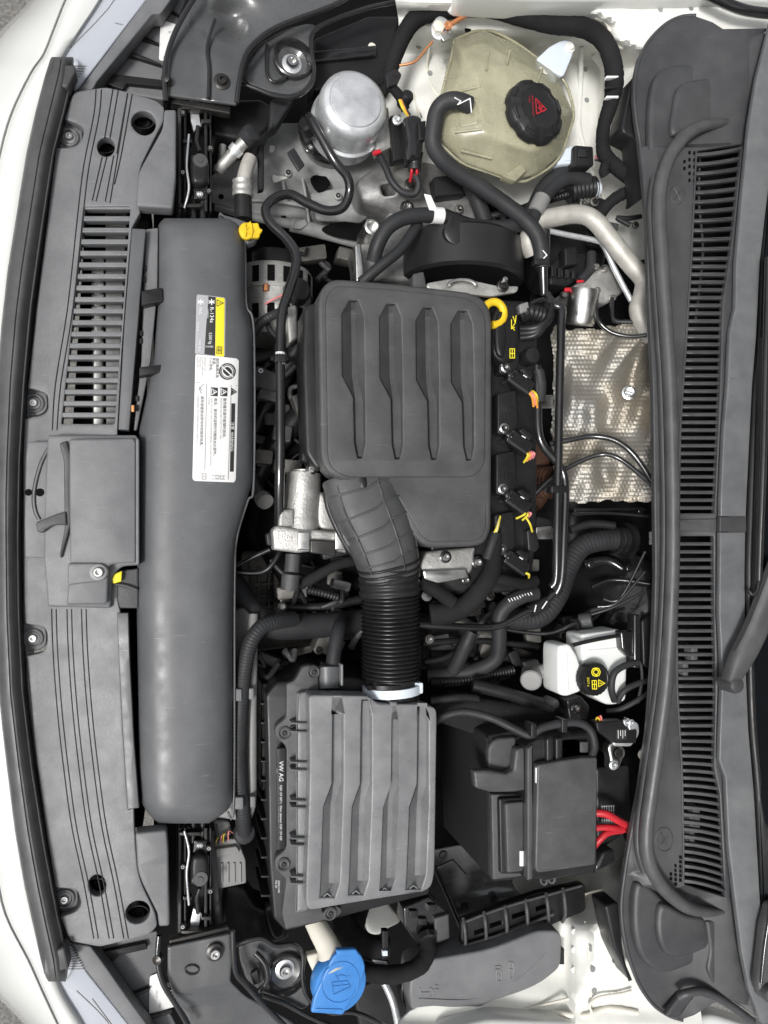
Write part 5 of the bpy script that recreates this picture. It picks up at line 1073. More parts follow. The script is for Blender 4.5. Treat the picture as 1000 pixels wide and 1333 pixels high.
for k, pts in enumerate(([(774, 1058, 20), (790, 1060, 26), (808, 1070, 26), (830, 1080, 18)], [(774, 1078, 18), (790, 1077, 22), (808, 1079, 22), (830, 1082, 14)], [(772, 1104, 12), (780, 1094, 18), (792, 1084, 20), (810, 1081, 18)])):
    o = tube('red_cable', pts, (4.6, 4.0, 4.0)[k], 'red', None, sides=12)
    tag(o, ['uppermost red power cable between the fuse box and the cowl', 'straight middle red power cable between the fuse box and the cowl', 'curved red power cable bending down beside the fuse box'][k], 'cable', 'red power cables')
cbk = plate('cable_holder', R([(775, 1128, 3), (785, 1110), (800, 1106), (806, 1122, 6), (790, 1130), (776, 1136)], 4), 4, 40, 'black_gloss', None, 4); tag(cbk, 'black clip holder under the red power cables', 'clip holder')

# battery tray and its slotted bracket
by = thing('battery_tray', 'glossy black battery tray with pressed floor beside the air filter box', 'battery tray', 620, 1160, -190)
def trh(x, y): return -165+6*G(x, y, 625, 1155, 22, 8)-8*G(x, y, 650, 1165, 26, 9)+6*G(x, y, 600, 1185, 8, 8)
plate('floor', R([(556, 1108, 3), (600, 1100), (700, 1150), (690, 1172), (600, 1210, 3), (585, 1180)], 4), trh, 10, 'sheen_black', by, 2, cut=6)
plate('pressed_panel', R([(567, 1130), (590, 1120), (608, 1140), (580, 1150)], 2), -161, 3, 'sheen_black', by, 1)
for x, y in ((577, 1113), (605, 1181), (644, 1172)): lathe('rivet', x, y, trh(x, y)+1, [(7, 0), (6, 2.4), (0, 3)], 'dark_metal', by, n=18)
tube('lip', [(556, 1112, -160), (580, 1160, -158), (600, 1208, -156)], 3, 'black_gloss', by)
sb = thing('slotted_bracket', 'black slotted plastic bracket with cross ribs below the battery', 'bracket', 680, 1195, -110)
A = [(601, 1200), (762, 1150)]; wv = 38
pB = [(601, 1199, 2), (640, 1183), (700, 1163), (758, 1150, 3), (762, 1153, 3), (762, 1186, 4), (700, 1212), (640, 1232), (601, 1240, 2)]
holes_ = []
for x, y, l in ((618, 1212, 14), (638, 1203, 16), (667, 1191, 18), (698, 1181, 14)): holes_.append([(x, y), (x+l, y-l*.33), (x+l, y-l*.33+6), (x, y+6)])
plate('panel', [R(pB, 2)]+holes_, -64, 12, 'black_plastic', sb, 1.2)
for i in range(6):
    x = 604+i*27 if i < 5 else 734; y = 1200-(x-601)*.30; tube('rib', [(x-1, y-4, -62), (x+1, y+10, -54), (x+2, y+30, -56), (x-2, y+40, -62)], 2.4, 'panel_grey' if False else 'cover_grey', sb, sides=8)
tube('long_rib', [(603, 1232, -58), (660, 1214, -58), (720, 1190, -58)], 2.2, 'cover_grey', sb)
tube('long_rib', [(603, 1201, -60), (660, 1180, -60), (757, 1153, -60)], 1.8, 'cover_grey', sb)
rl = thing('relay_box_lid', 'plain grey relay box lid with moulded lamp symbols beside the white wing', 'relay box', 630, 1280, -90)
rlh = lambda x, y: -40-10*sm(1290, 1333, y)+6*sm(560, 700, x)
plate('lid', R([(536, 1262, 8), (560, 1250, 8), (640, 1236, 20), (700, 1212, 8), (728, 1212, 8), (732, 1222, 6), (730, 1260, 8), (700, 1285, 30), (640, 1305), (560, 1345), (540, 1345), (533, 1290)], 8), rlh, 50, 'panel_grey', rl, 3.5, res=3, cut=30)
plate('lid_tab', R(rect(729, 1235, 735, 1256), 1), -48, 20, 'black_plastic', rl, 1)
tube('fold', [(545, 1300, rlh(545, 1300)), (620, 1300, rlh(620, 1300)-.5), (680, 1270, rlh(680, 1270)-.5), (712, 1240, rlh(712, 1240)-.5)], 1.0, 'panel_grey', rl, sides=8)
rs = lambda x, y: rlh(x, y)+.1
for cx, cy, polys in ((645, 1266, [[(0, -8), (7, -8), (7, -4), (0, -4)], [(2, -4), (2, 10), (8, 10), (8, -2)], [(4, 2), (6, 6)]]), (662, 1262, [[(0, -9), (6, -9)], [(1, -9), (1, 10), (6, 10), (6, -9)], [(1, 0), (6, 0)]]), (553, 1292, [[(-6, 0), (6, 0)], [(-6, -6), (-6, 6)], [(6, -6), (10, -4), (11, 3), (6, 6)], [(13, -9), (18, -9)], [(13, -4), (18, -4)]])):
    for q in polys: tube('moulded_symbol', [(cx+a, cy+b, rlh(cx+a, cy+b)+.2) for a, b in q], 1.0, 'airbox_grey', rl, n=2, sides=6)
# plugs between air box and relay box
jb = thing('junction_plug', 'large black junction plug with taped cable beneath the air filter box', 'junction plug', 560, 1200, -100)
plate('body', R([(525, 1182), (560, 1168), (585, 1190), (586, 1222), (566, 1228), (545, 1232), (526, 1206)], 3), -70, 40, 'black_gloss', jb, 3)
plate('side_plate', R([(566, 1196), (585, 1190), (586, 1222), (566, 1230)], 2), -62, 10, 'cover_grey', jb, 2)
for x, y in ((538, 1190), (550, 1200), (562, 1182)): plate('catch', R(rect(x-5, y-4, x+6, y+5), 1), -64, 8, 'black_plastic', jb, 1)
tube('taped_cable', [(556, 1218, -66), (557, 1240, -52), (545, 1258, -44), (520, 1268, -40), (490, 1268, -44), (468, 1262, -60)], 11, 'cloth_tape', jb, wob=.04, sides=16)
lathe('collar', 555, 1216, -66, [(14, 0), (14, 8), (10, 10), (0, 10)], 'black_gloss', jb, (0, -.6, .8), 22)
th_ = thing('taped_harness', 'thick taped black harness beside the blue washer cap', 'wiring harness', 470, 1220, -100)
tube('trunk', [(440, 1188, -90), (455, 1215, -80), (478, 1232, -70), (505, 1236, -66)], 15, 'cloth_tape', th_, wob=.05, sides=16)
tube('branch', [(470, 1180, -110), (462, 1205, -90), (455, 1225, -88)], 12, 'cloth_tape', th_, wob=.05, sides=14)
for x, y in ((502, 1228),): plate('tie', R(rect(x-4, y-16, x+4, y+22), 1), -50, 10, 'black_plastic', th_, 1); plate('tie_lock', R(rect(x-4, y+10, x+3, y+17), 1), -46, 6, 'clamp_white', th_, .8)
wc = plate('body_corner', C([(478, 1185), (498, 1172), (512, 1185), (522, 1200), (505, 1210), (492, 1218), (478, 1212)], 4), -130, 20, 'inner_paint', None, 4); tag(wc, 'small patch of pale painted body between the harness and the junction plug', 'body panel')
wt = plate('white_tape', R([(484, 1250), (504, 1252), (506, 1262), (490, 1256)], 2), -52, 3, 'label_white', None, 1); tag(wt, 'scrap of white tape on the taped harness', 'tape')
dk_ = thing('lower_support', 'black steel support below the blue washer cap', 'support', 510, 1300, -160)
plate('panel', R([(460, 1290), (505, 1270), (540, 1285), (540, 1345), (470, 1345)], 6), -120, 20, 'black_plastic', dk_, 3)
tube('strut', [(500, 1278, -90), (512, 1305, -80), (520, 1340, -80)], 5, 'zinc', dk_); tube('strut', [(525, 1275, -90), (524, 1300, -88), (532, 1318, -88)], 2, 'dark_metal', dk_)

# ================================================================== top corner: canister, bottle, hoses
vc = thing('vacuum_pump', 'round silver canister pump with black hose', 'vacuum pump', 450, 165, -180)
lathe('canister', 450, 162, -85, [(52, -20), (52, 0), (54, 3), (54, 8), (50, 10), (50, 44), (48, 54), (42, 60), (38, 61), (36.5, 63), (34, 63.5), (0, 63.5)], 'zinc', vc, (0.02, 0, 1), 60)
lathe('motor', 430, 172, -120, [(44, -50), (48, -10), (48, 14), (44, 20), (0, 20)], 'black_gloss', vc, (-.25, -.1, 1), 40)
lathe('nozzle', 400, 165, -70, [(11, -10), (12, 6), (9, 10), (0, 10)], 'black_plastic', vc, (-.5, .2, .8), 22)
tube('nozzle_sleeve', [(404, 154, -48), (412, 170, -44), (418, 180, -44)], 5, 'black_plastic', vc, ring=4, ringamp=.12)
hk = tube('hose', [(402, 152, -52), (408, 160, -44), (418, 178, -42), (436, 210, -44), (452, 230, -50), (455, 250, -58), (446, 270, -64), (425, 274, -68), (400, 264, -68), (378, 253, -66), (358, 258, -64), (346, 272, -60), (352, 290, -56), (372, 310, -50), (385, 330, -42), (384, 352, -36), (374, 385, -30), (367, 410, -26), (365, 460, -24), (365, 520, -24), (365, 580, -26), (364, 640, -34), (364, 700, -60)], 6.2, 'black_gloss', vc, sides=14)
for y in (459, 472): tube('hose_mark', [(365, y, -24), (365, y+3, -24)], 6.5, 'label_white', hk, n=2, sides=14)
plate('hose_clip', R(rect(358, 462, 373, 471), 2), -14, 12, 'black_plastic', vc, 1.5)
plate('bracket', R([(374, 198), (383, 192), (397, 214), (389, 222)], 1.5), -74, 6, 'black_gloss', vc, 1); bolt(403, 193, -80, 7, vc)
plate('foot_bracket', R([(486, 145), (506, 138), (512, 190), (490, 200)], 3), -70, 20, 'cast_alu', vc, 3)
es = thing('electric_socket', 'black cylindrical plug with red wires beside the silver canister', 'plug', 535, 185, -90)
plate('backing', R([(508, 150), (522, 148), (530, 205), (512, 210)], 3), -60, 20, 'black_plastic', es, 2)
plate('plug', R([(526, 152), (540, 147, 5), (550, 152, 4), (549, 160), (552, 188, 3), (548, 206), (530, 208), (531, 180)], 3), -30, 30, 'black_gloss', es, 5, res=3)
plate('plug_lock', R([(544, 158), (555, 156), (554, 182), (546, 182)], 2), -24, 16, 'black_plastic', es, 2)
tube('tip', [(540, 200, -44), (540, 222, -46)], 10, 'black_gloss', es, sides=18, rlist=[11, 9, 8])
for x in (535, 542): tube('wire', [(x, 216, -44), (x+1, 224, -46), (x-1, 236, -60)], 2, 'red', es, sides=8)
tube('wire_sleeve', [(541, 228, -50), (545, 240, -54), (540, 252, -60), (524, 250, -62), (510, 236, -62), (502, 218, -62), (494, 202, -66)], 4.2, 'rubber', es, sides=10)
tube('red_tip', [(486, 200, -58), (495, 197, -58)], 3, 'red', es, n=2)
for k in range(3): tube('wire', [(520+k*2, 130, -30), (524+k*2, 140, -26), (530+k*2, 150, -32)], 1.5, ('wire_yellow', 'wire_orange', 'rubber')[k], es, sides=6)
lathe('cap_nut', 529, 128, -36, [(9, -14), (9, 6), (7, 9), (0, 9)], 'black_plastic', es, (.2, .2, 1), 20, 8, .1)
bolt(517, 156, -40, 7, es, 'zinc', 'bolt', 'zinc')
# coolant bottle
cbt = thing('coolant_bottle', 'translucent yellowish coolant bottle with black screw cap', 'coolant bottle', 665, 150, -110)
ring0 = [(591, 52), (612, 43), (630, 39), (650, 44), (675, 58), (700, 76), (722, 92), (738, 112), (747, 148), (741, 172), (731, 200), (718, 216), (700, 228), (682, 236), (662, 233), (635, 224), (604, 213), (585, 198), (570, 180), (572, 155), (575, 125), (582, 95), (588, 72)]
q0 = [(591, 52), (630, 39), (675, 58), (722, 92), (747, 148), (731, 200), (700, 228), (665, 235), (604, 213), (570, 180), (575, 125), (588, 78)]
q1 = [(601, 66, 4), (628, 55, 8), (662, 73, 12), (708, 97, 12), (735, 148, 8), (722, 190, 4), (694, 205, 2), (655, 196, 4), (604, 181, 0), (586, 170, -6), (588, 126, -6), (600, 92, -2)]
q2 = [(625, 98, 17), (640, 84, 18), (668, 90, 20), (702, 106, 20), (726, 148, 19), (716, 184, 16), (692, 197, 14), (660, 186, 16), (636, 174, 17), (628, 162, 17), (628, 128, 17), (622, 112, 17)]
bm = bmesh.new(); RN = []
for ring in ([(x*.95+672*.05-6, y*.95+140*.05+3, -112) for x, y in q0], [(x, y, -34) for x, y in q0], [(x, y, -24) for x, y in q0], q1, q2): RN.append([bm.verts.new(P(*q)) for q in ring])
for ra_, rb_ in zip(RN, RN[1:]):
    for i in range(12): bm.faces.new((ra_[i], ra_[(i+1) % 12], rb_[(i+1) % 12], rb_[i]))
bm.faces.new(RN[-1]); bm.faces.new(RN[0][::-1])
bmesh.ops.bevel(bm, geom=bm.edges[:], offset=.0055, segments=3, profile=.5, affect='EDGES', clamp_overlap=True)
bmesh.ops.recalc_face_normals(bm, faces=bm.faces); me = bpy.data.meshes.new('body'); bm.to_mesh(me); bm.free()
_link('body', me, cbt, 'coolant_bottle', 60)
tube('seam', [(x, y, -29) for x, y in [tuple(q) for q in ring0]+[ring0[0]]], 1.8, 'coolant_bottle', cbt, sides=8)
for a, b, ha, hb in (((636, 70), (633, 92), 12, 18), ((664, 66), (660, 84), 12, 19), ((706, 90), (700, 106), 12, 20), ((600, 196), (640, 206), -10, -6), ((594, 120), (626, 112), -3, 17), ((592, 172), (628, 168), -3, 16)): tube('moulded_edge', [(*a, ha), (*b, hb)], 1.8, 'coolant_bottle', cbt, sides=8, n=2)
plate('nozzle_recess', R([(597, 128, 6), (622, 124, 6), (625, 160, 6), (598, 166, 6)], 5), lambda x, y: -4+.62*(x-588)*.9, 6, 'coolant_bottle', cbt, 2, cut=8)
for i in range(3): tube('level_mark', [(703+i*2, 88+i*3, 12), (708+i*2, 90+i*3, 12)], .9, 'cream', cbt, n=1, sides=6)
plate('foot_lug', R([(655, 228), (680, 212), (686, 222), (672, 236)], 2), -10, 16, 'coolant_bottle', cbt, 2)
axc = Vector((.16, .08, 1))
lathe('neck', 692, 150, 10, [(46, -8), (44, 6), (40, 9), (0, 9)], 'coolant_bottle', cbt, axc, 48)
cc_ = lathe('cap', 692, 150, 14, [(47, 0), (47.5, 3), (46, 12), (43, 15), (36, 16.5), (33, 19), (31, 19.4), (29.5, 18.4), (0, 18.4)], 'black_plastic', cbt, axc, 80, 8, .05)
cax = axc.normalized(); cc0 = P(692, 150, 14)+cax*.0190
cu_ = (Vector((1, 0, 0))-cax*cax.x).normalized(); cv_ = cax.cross(cu_)
def capat(a, b, e=.0004): return cc0+cu_*(a/1000)+cv_*(b/1000)+cax*e
text('ACHTUNG HOT', 0, 0, 4.4, 0, 'red', cc_, at=lambda u, q: capat(-13+q, 15-u))
text('小心高温', 0, 0, 2.6, 0, 'red', cc_, at=lambda u, q: capat(-18+q, 13-u))
V, F = [], []
for pl_ in ([(-6, 12), (-6, -12), (12, 0), (-6, 12)], [(-3, 7), (2, 2), (-2, -1), (3, -6)], [(0, 9), (6, 2), (1, -2), (8, -5)]):
    for a, b in zip(pl_, pl_[1:]):
        a2, b2 = Vector(a), Vector(b); d = (b2-a2).normalized(); nn = Vector((-d.y, d.x))*.8; k = len(V)
        V += [capat(*(a2+nn), .0005), capat(*(b2+nn), .0005), capat(*(b2-nn), .0005), capat(*(a2-nn), .0005)]; F.append((k, k+1, k+2, k+3))
mesh('scald_symbol', V, F, 'red', cc_, None)
for k in range(8):
    a = 2*math.pi*(k+.5)/8; q = P(692, 150, 14)+cax*.0145+(cu_*math.cos(a)+cv_*math.sin(a))*.0405
    loft('grip_ridge', tube_pts([q-(cv_*math.cos(a)-cu_*math.sin(a))*.008, q+(cv_*math.cos(a)-cu_*math.sin(a))*.008], .0028, 8), 'black_plastic', cc_, True, True)
plate('mount_ear', R([(697, 78), (716, 60), (735, 50, 8), (748, 54, 8), (748, 66, 6), (734, 100), (722, 94)], 5), -18, 8, 'clamp_white', cbt, 2); bolt(742, 62, -17, 8, cbt, 'inner_paint', 'bolt', 'inner_paint')
lathe('nozzle', 617, 139, 6, [(7, -6), (7, 14), (5, 14), (0, 14)], 'coolant_bottle', cbt, (-.9, .1, .5), 18)
lv = thing('level_sensor_plug', 'square black plug on grey stub at the corner of the coolant bottle', 'plug', 760, 205, -50)
plate('stub', R([(722, 196), (748, 188), (752, 212), (726, 214)], 4), -34, 20, 'clamp_white', lv, 4)
plate('plug', R([(748, 188), (773, 190, 3), (774, 215, 3), (747, 217)], 3), -24, 24, 'black_plastic', lv, 3); plate('plug_face', R(rect(753, 194, 769, 204), 2), -21, 6, 'black_gloss', lv, 1)
for k in range(3): tube('wire', [(774, 200+k*4, -34), (784, 206+k*2, -30), (794, 212, -34)], 1.2, ('cream', 'wire_pink', 'rubber')[k], lv, sides=6)
eh = thing('expansion_hose', 'long grey rubber hose from the coolant bottle to the engine', 'hose', 640, 260, -60)
tube('hose', [(612, 137, 12), (596, 131, 14), (580, 133, 8), (569, 145, 0), (565, 165, -6), (564, 188, -12), (574, 206, -18), (592, 222, -24), (620, 240, -28), (655, 264, -30), (680, 283, -28), (697, 302, -26), (704, 322, -30), (706, 348, -36)], 10, 'rubber', eh, sides=18)
for pts in ([(592, 127, 24), (600, 131, 25), (596, 136, 25), (608, 130, 26)], [(600, 134, 25), (612, 128, 26), (614, 146, 24)], [(707, 326, -20), (712, 332, -20), (708, 336, -20)], [(706, 342, -25), (711, 345, -25)]): strokes('print_mark', [[(a, b) for a, b, _ in pts]], 1.5, pts[0][2], 'print_white', eh)
plate('hose_clip', R(rect(697, 336, 716, 344), 2), -22, 14, 'black_plastic', eh, 2)
h2 = thing('coolant_tee_hose', 'grey hoses joining at a plastic tee above the round timing cover', 'hose', 620, 295, -90)
tube('hose', [(486, 340, -60), (492, 318, -48), (505, 296, -40), (525, 284, -36), (550, 280, -36), (578, 281, -38)], 9.5, 'rubber', h2, sides=16)
tube('paper_band', [(562, 280, -36), (576, 281, -37)], 10, 'label_white', h2, sides=16, n=3)
plate('paper_tag', R([(552, 252), (561, 254), (571, 276), (560, 276)], 1), -26, .8, 'label_white', h2, .2)
tube('tee', [(578, 281, -38), (596, 288, -40), (612, 294, -42)], 9, 'black_plastic', h2, sides=14); plate('tee_clip', R(rect(584, 276, 592, 296), 2), -28, 12, 'black_plastic', h2, 2)
tube('hose', [(606, 294, -42), (635, 297, -44), (660, 296, -44), (680, 288, -46), (695, 270, -48), (708, 245, -50), (728, 228, -52), (748, 224, -54)], 9.5, 'rubber', h2, sides=16)
tube('hose', [(470, 368, -60), (498, 344, -48), (520, 326, -44), (535, 306, -46), (544, 290, -50)], 7, 'rubber', h2, sides=14)
tube('hose', [(612, 240, -70), (622, 262, -70), (632, 290, -70)], 10, 'rubber', h2, sides=14)
h3 = thing('branch_hose', 'short grey rubber hose with collar next to the corrugated sleeve', 'hose', 715, 250, -90)
tube('hose', [(690, 292, -40), (702, 268, -42), (718, 245, -46), (740, 232, -50), (765, 235, -56)], 9, 'rubber', h3, sides=16)
tube('collar', [(696, 278, -40), (706, 258, -42)], 10.5, 'grey_connector', h3, sides=16)
tube('corrugated_sleeve', [(740, 250, -70), (760, 246, -66), (774, 244, -64)], 13, 'black_plastic', h3, sides=18, ring=5, ringamp=.08); tube('sleeve_end', [(771, 245, -64), (776, 244, -64)], 12, 'clamp_white', h3, sides=18, n=2)
tube('corrugated_sleeve', [(680, 272, -80), (720, 258, -78), (745, 252, -76)], 5, 'black_plastic', h3, ring=4, ringamp=.1)
# engine mount and timing cover
em = thing('engine_mount', 'cast aluminium engine mount between the silver canister and the timing cover', 'engine mount', 520, 260, -200)
mh = lambda x, y: -110+22*G(x, y, 520, 245, 40, 20)
plate('arch', [R([(462, 236, 8), (490, 215, 10), (560, 208, 12), (600, 232, 10), (640, 262), (625, 290), (560, 300), (520, 275), (470, 262)], 8), R([(496, 240), (512, 236), (516, 252), (500, 254)], 4), R([(560, 236), (580, 238), (590, 255), (566, 262)], 4)], mh, 60, 'mount_alu', em, 6, res=3, cut=20)
plate('post', R([(516, 250), (545, 246), (552, 300), (548, 365), (470, 365), (462, 318), (490, 312), (505, 280)], 5), -120, 60, 'mount_alu', em, 6)
lathe('bushing', 482, 300, -100, [(12, -40), (12, 14), (9, 15), (8, 4), (0, 4)], 'alu', em, n=24)
bolt(530, 270, -100, 11, em); bolt(535, 240, -88, 10, em, 'dark_metal', 'bolt', 'dark_metal')
plate('arm', R([(462, 318, 2), (470, 316), (476, 366), (464, 366)], 2), -80, 40, 'alu', em, 2)
mat('timing_black', (.015, .015, .016), .34, bump=.3, var=.1, dust=.006)
tc_ = thing('timing_cover', 'smooth round black timing cover behind the engine cover', 'timing cover', 600, 340, -150)
c0 = P(602, 342, -110); rows = []
for yy_ in (-.034, -.030, .026, .032):
    r_ = .098-(.006 if abs(yy_) > .031 else 0); rows.append([c0+Vector((r_*math.cos(a), yy_, r_*math.sin(a)*.9)) for a in (math.pi*k/36 for k in range(37))])
loft('shell', rows, 'timing_black', tc_, smooth=40)
mesh('end_face', [p for p in rows[0]], [tuple(range(37))], 'timing_black', tc_); mesh('end_face', [p for p in rows[-1]], [tuple(range(37))], 'timing_black', tc_)
lathe('filler_boss', 594, 303, -34, [(20, -10), (20, 4), (16, 6), (0, 6)], 'timing_black', tc_, n=30)
plate('bracket', R([(538, 356), (552, 353, 3), (556, 374), (538, 374)], 3), -16, 20, 'cover_grey', tc_, 2)
al = plate('support_arm', [R([(556, 368), (590, 362, 8), (612, 364, 8), (650, 372), (676, 372, 4), (674, 380), (640, 386), (600, 382), (556, 376)], 4)], -6, 8, 'cast_alu', None, 2); tag(al, 'cast aluminium support arm at the edge of the engine cover', 'support arm')
tube('arm_ring', [(602+17*math.cos(a), 372-7*math.sin(a), -2) for a in [math.radians(d) for d in range(-10, 200, 20)]], 3, 'alu', al, sides=8)
bolt(655, 372, -3, 9, al, 'dark_metal', 'bolt', 'dark_metal'); lathe('stud', 655, 366, 2, [(4, 0), (4, 8), (0, 9)], 'steel_bolt', al, n=12)
# alternator, throttle
alt = thing('alternator', 'grey finned alternator between the air duct and the engine cover', 'alternator', 360, 390, -180)
ca = P(356, 395, -150); ay = Vector((0, 1, 0))
def ylathe(nm, prof, m_, n=40): 
    rows = [[ca+ay*(d/1000)+Vector((math.cos(t), 0, math.sin(t)))*(r/1000) for t in (2*math.pi*k/n for k in range(n))] for r, d in prof]
    return loft(nm, rows, m_, alt, True, True, 40)
ylathe('case', [(30, 52), (56, 46), (60, 40), (60, 8), (57, 8), (57, -14), (60, -14), (60, -44), (50, -58), (0, -58)], 'cast_alu')
ylathe('pulley', [(0, 78), (26, 78), (33, 74), (33, 56), (28, 54), (0, 54)], 'black_plastic')
for k in range(8):
    t = math.radians(12+k*22); 
    for d0, d1 in ((14, 38), (-40, -18)):
        q = [ca+ay*(d/1000)+Vector((math.cos(t+e), 0, math.sin(t+e)))*.0605 for d, e in ((d0, -.09), (d1, -.09), (d1, .09), (d0, .09))]
        mesh('vent_slot', q, [(0, 1, 2, 3)], 'black_deep', alt, None)
lathe('regulator_plug', 386, 380, -92, [(20, -10), (20, 8), (16, 12), (0, 12)], 'black_plastic', alt, (.2, .1, 1), 28, 16, .05)
plate('copper_coil', R(rect(343, 368, 350, 378), 2), -88, 8, 'copper', alt, 2)
tube('wire', [(345, 396, -84), (355, 390, -78), (368, 384, -80)], 1.4, 'wire_pink', alt); tube('cable', [(326, 440, -70), (340, 420, -66), (356, 410, -62), (372, 404, -66)], 6, 'rubber', alt, ring=4, ringamp=.03)
tube('cable', [(345, 412, -80), (352, 430, -76), (366, 442, -80)], 3.5, 'rubber', alt)
plate('foot', R([(372, 400), (386, 396), (388, 440), (376, 448)], 3), -86, 30, 'cast_alu', alt, 3)
for k, (pts, r_, lab_) in enumerate((([(330, 560, -150), (352, 520, -140), (372, 480, -130), (396, 440, -120)], 14, 'wide black belt guard slanting under the engine cover'), ([(322, 470, -120), (340, 466, -120), (372, 462, -120)], 10, 'dark cross pipe below the alternator'), ([(335, 620, -150), (358, 580, -130), (392, 540, -120)], 16, 'dark intake runner slanting under the engine cover'))):
    o = tube('lower_pipe', pts, r_, 'black_plastic', None); tag(o, lab_, 'pipe')
hs_ = thing('hose_stub', 'grey capped hose stub between the air duct and the throttle body', 'hose stub', 340, 645, -150)
tube('stub', [(326, 620, -130), (334, 636, -120), (342, 650, -110)], 8, 'cover_grey', hs_); lathe('cap', 344, 651, -108, [(12, -8), (13, 0), (12, 6), (0, 8)], 'grey_connector', hs_, (.3, -.5, .8), 24)
tbd = thing('throttle_body', 'bright cast aluminium throttle body beside the intake duct', 'throttle body', 400, 670, -130)
tube('motor', [(396, 616, -62), (394, 650, -62), (391, 690, -62)], 24, 'cast_alu', tbd, sides=30, rlist=[22, 23, 23, 24])
tube('motor_cap', [(396, 612, -62), (396, 618, -62)], 16, 'cast_alu', tbd, sides=26, n=2); bolt(405, 611, -40, 8, tbd, 'steel_bolt', 'bolt', 'black_plastic')
plate('flange', R([(354, 690, 3), (360, 684), (388, 688), (448, 692, 4), (452, 720, 3), (420, 716), (388, 720, 3), (356, 716, 3)], 3), -34, 30, 'cast_alu', tbd, 4)
plate('bolt_block', R([(364, 664), (384, 662, 3), (384, 686), (362, 686)], 3), -38, 26, 'cast_alu', tbd, 4)
for x0, x1 in ((388, 404), (436, 452)): plate('flange_block', R(rect(x0, 692, x1, 716), 2), -26, 14, 'alu', tbd, 2)
plate('gear_cover', R([(404, 702), (438, 704), (438, 724), (404, 720)], 3), -26, 20, 'dark_metal', tbd, 2)
plate('outlet', C([(415, 640), (430, 650), (445, 680), (440, 694), (418, 690), (412, 670)], 4), -50, 30, 'cast_alu', tbd, 6)
tube('plug', [(382, 722, -50), (380, 745, -48)], 10, 'cover_grey', tbd, sides=18); tube('plug_end', [(379, 748, -46), (377, 768, -46)], 12, 'cover_grey', tbd, sides=18)
tube('lead', [(390, 762, -60), (412, 750, -56), (440, 735, -50), (462, 730, -50)], 7, 'cloth_tape', tbd, wob=.04)
plate('clip', R([(346, 695), (356, 690), (358, 712), (348, 710)], 3), -48, 16, 'black_plastic', tbd, 2)
tube('corrugated_lead', [(400, 768, -60), (420, 772, -58), (440, 778, -60)], 5, 'black_plastic', tbd, ring=4, ringamp=.12)
for k, pts in enumerate(([(300, 740, -90), (330, 725, -80), (352, 715, -70)], [(306, 745, -95), (340, 745, -90), (358, 730, -86), (372, 700, -90)], [(370, 790, -120), (420, 790, -110), (470, 780, -110)])):
    o = tube('loom_cable', pts, (3, 3.4, 6)[k], 'black_gloss' if k < 2 else 'black_plastic'); tag(o, ['thin black cable joining the air duct to the throttle body', 'curved black cable crossing beneath the throttle body', 'dark loom cable under the throttle body towards the intake hose'][k], 'cable')

# ================================================================== latches and black corner brackets
def latch(label, y0, sgn):
    t = thing('bonnet_latch', label, 'latch', 252, y0, -90, 'bonnet latches beside the air duct')
    Y = lambda v: y0+sgn*v
    plate('base', R([(230, Y(-80)), (276, Y(-80)), (276, Y(76)), (230, Y(76))], 3), -66, 30, 'black_plastic', t, 3)
    for x, w_, m_, hh in ((234, 4, 'cover_grey', -36), (241, 3, 'dark_metal', -34), (268, 4, 'dark_metal', -36), (274, 2.5, 'black_gloss', -40)):
        plate('rail', R([(x-w_/2, Y(-76)), (x+w_/2, Y(-76)), (x+w_/2, Y(70)), (x-w_/2, Y(70))], .8), hh, 26, m_, t, 1)
    plate('striker_plate', R([(247, Y(-76)), (259, Y(-76)), (259, Y(-60)), (262, Y(-40)), (252, Y(-34)), (248, Y(-50))], 2), -44, 6, 'zinc', t, 1)
    plate('carriage', R([(246, Y(-6)), (270, Y(-6)), (273, Y(34)), (247, Y(34))], 6), -30, 26, 'black_gloss', t, 5)
    plate('catch', C([(250, Y(30)), (248, Y(10)), (251, Y(0)), (260, Y(-5)), (269, Y(0)), (272, Y(10)), (270, Y(30)), (260, Y(34))], 4), -20, 18, 'black_plastic', t, 6, res=4)
    lathe('pivot', 261, Y(4), -20, [(10, -1), (9, 1.2), (3.5, 1.4), (3, 2.6), (0, 2.6)], 'cover_grey', t, n=24)
    plate('bracket', R([(250, Y(36)), (270, Y(36)), (270, Y(54)), (252, Y(54))], 2), -34, 20, 'black_gloss', t, 2)
    tube('spring', [(256, Y(48), -30), (264, Y(48), -30)], 3.6, 'zinc', t, ring=3, ringamp=.2)
    for x in (252, 264): tube('rod', [(x, Y(52), -44), (x, Y(80), -44)], 4, 'black_plastic', t, n=2)
    for v, x0, x1, m_ in ((-66, 236, 268, 'dark_metal'), (-22, 238, 250, 'black_gloss'), (62, 232, 262, 'dark_metal'), (-48, 262, 275, 'black_gloss')): plate('cross_bar', R([(x0, Y(v)-2.5), (x1, Y(v)-2.5), (x1, Y(v)+2.5), (x0, Y(v)+2.5)], 1.5), -30, 12, m_, t, 1)
    for v, x0 in ((-58, 238), (20, 238), (44, 272), (-12, 274)): bolt(x0, Y(v), -30, 4, t, 'steel_bolt', 'rivet', 'dark_metal')
    tube('release_cable', [(240, Y(66), -28), (246, Y(40), -22), (243, Y(10), -24), (246, Y(-30), -28)], 1.6, 'zinc', t, sides=8)
    tube('pawl', [(258, Y(-40), -36), (256, Y(-22), -30), (260, Y(-8), -28)], 3, 'black_gloss', t)
latch('black steel bonnet latch near the yellow retaining clip', 205, 1)
latch('black steel bonnet latch beside the drain pipe and multi-pin plug', 1148, -1)
def bracket(label, top, rims, hh, bolt_at, extra, cat='bracket'):
    t = thing('corner_bracket', label, cat, *bolt_at, hh-40)
    return t
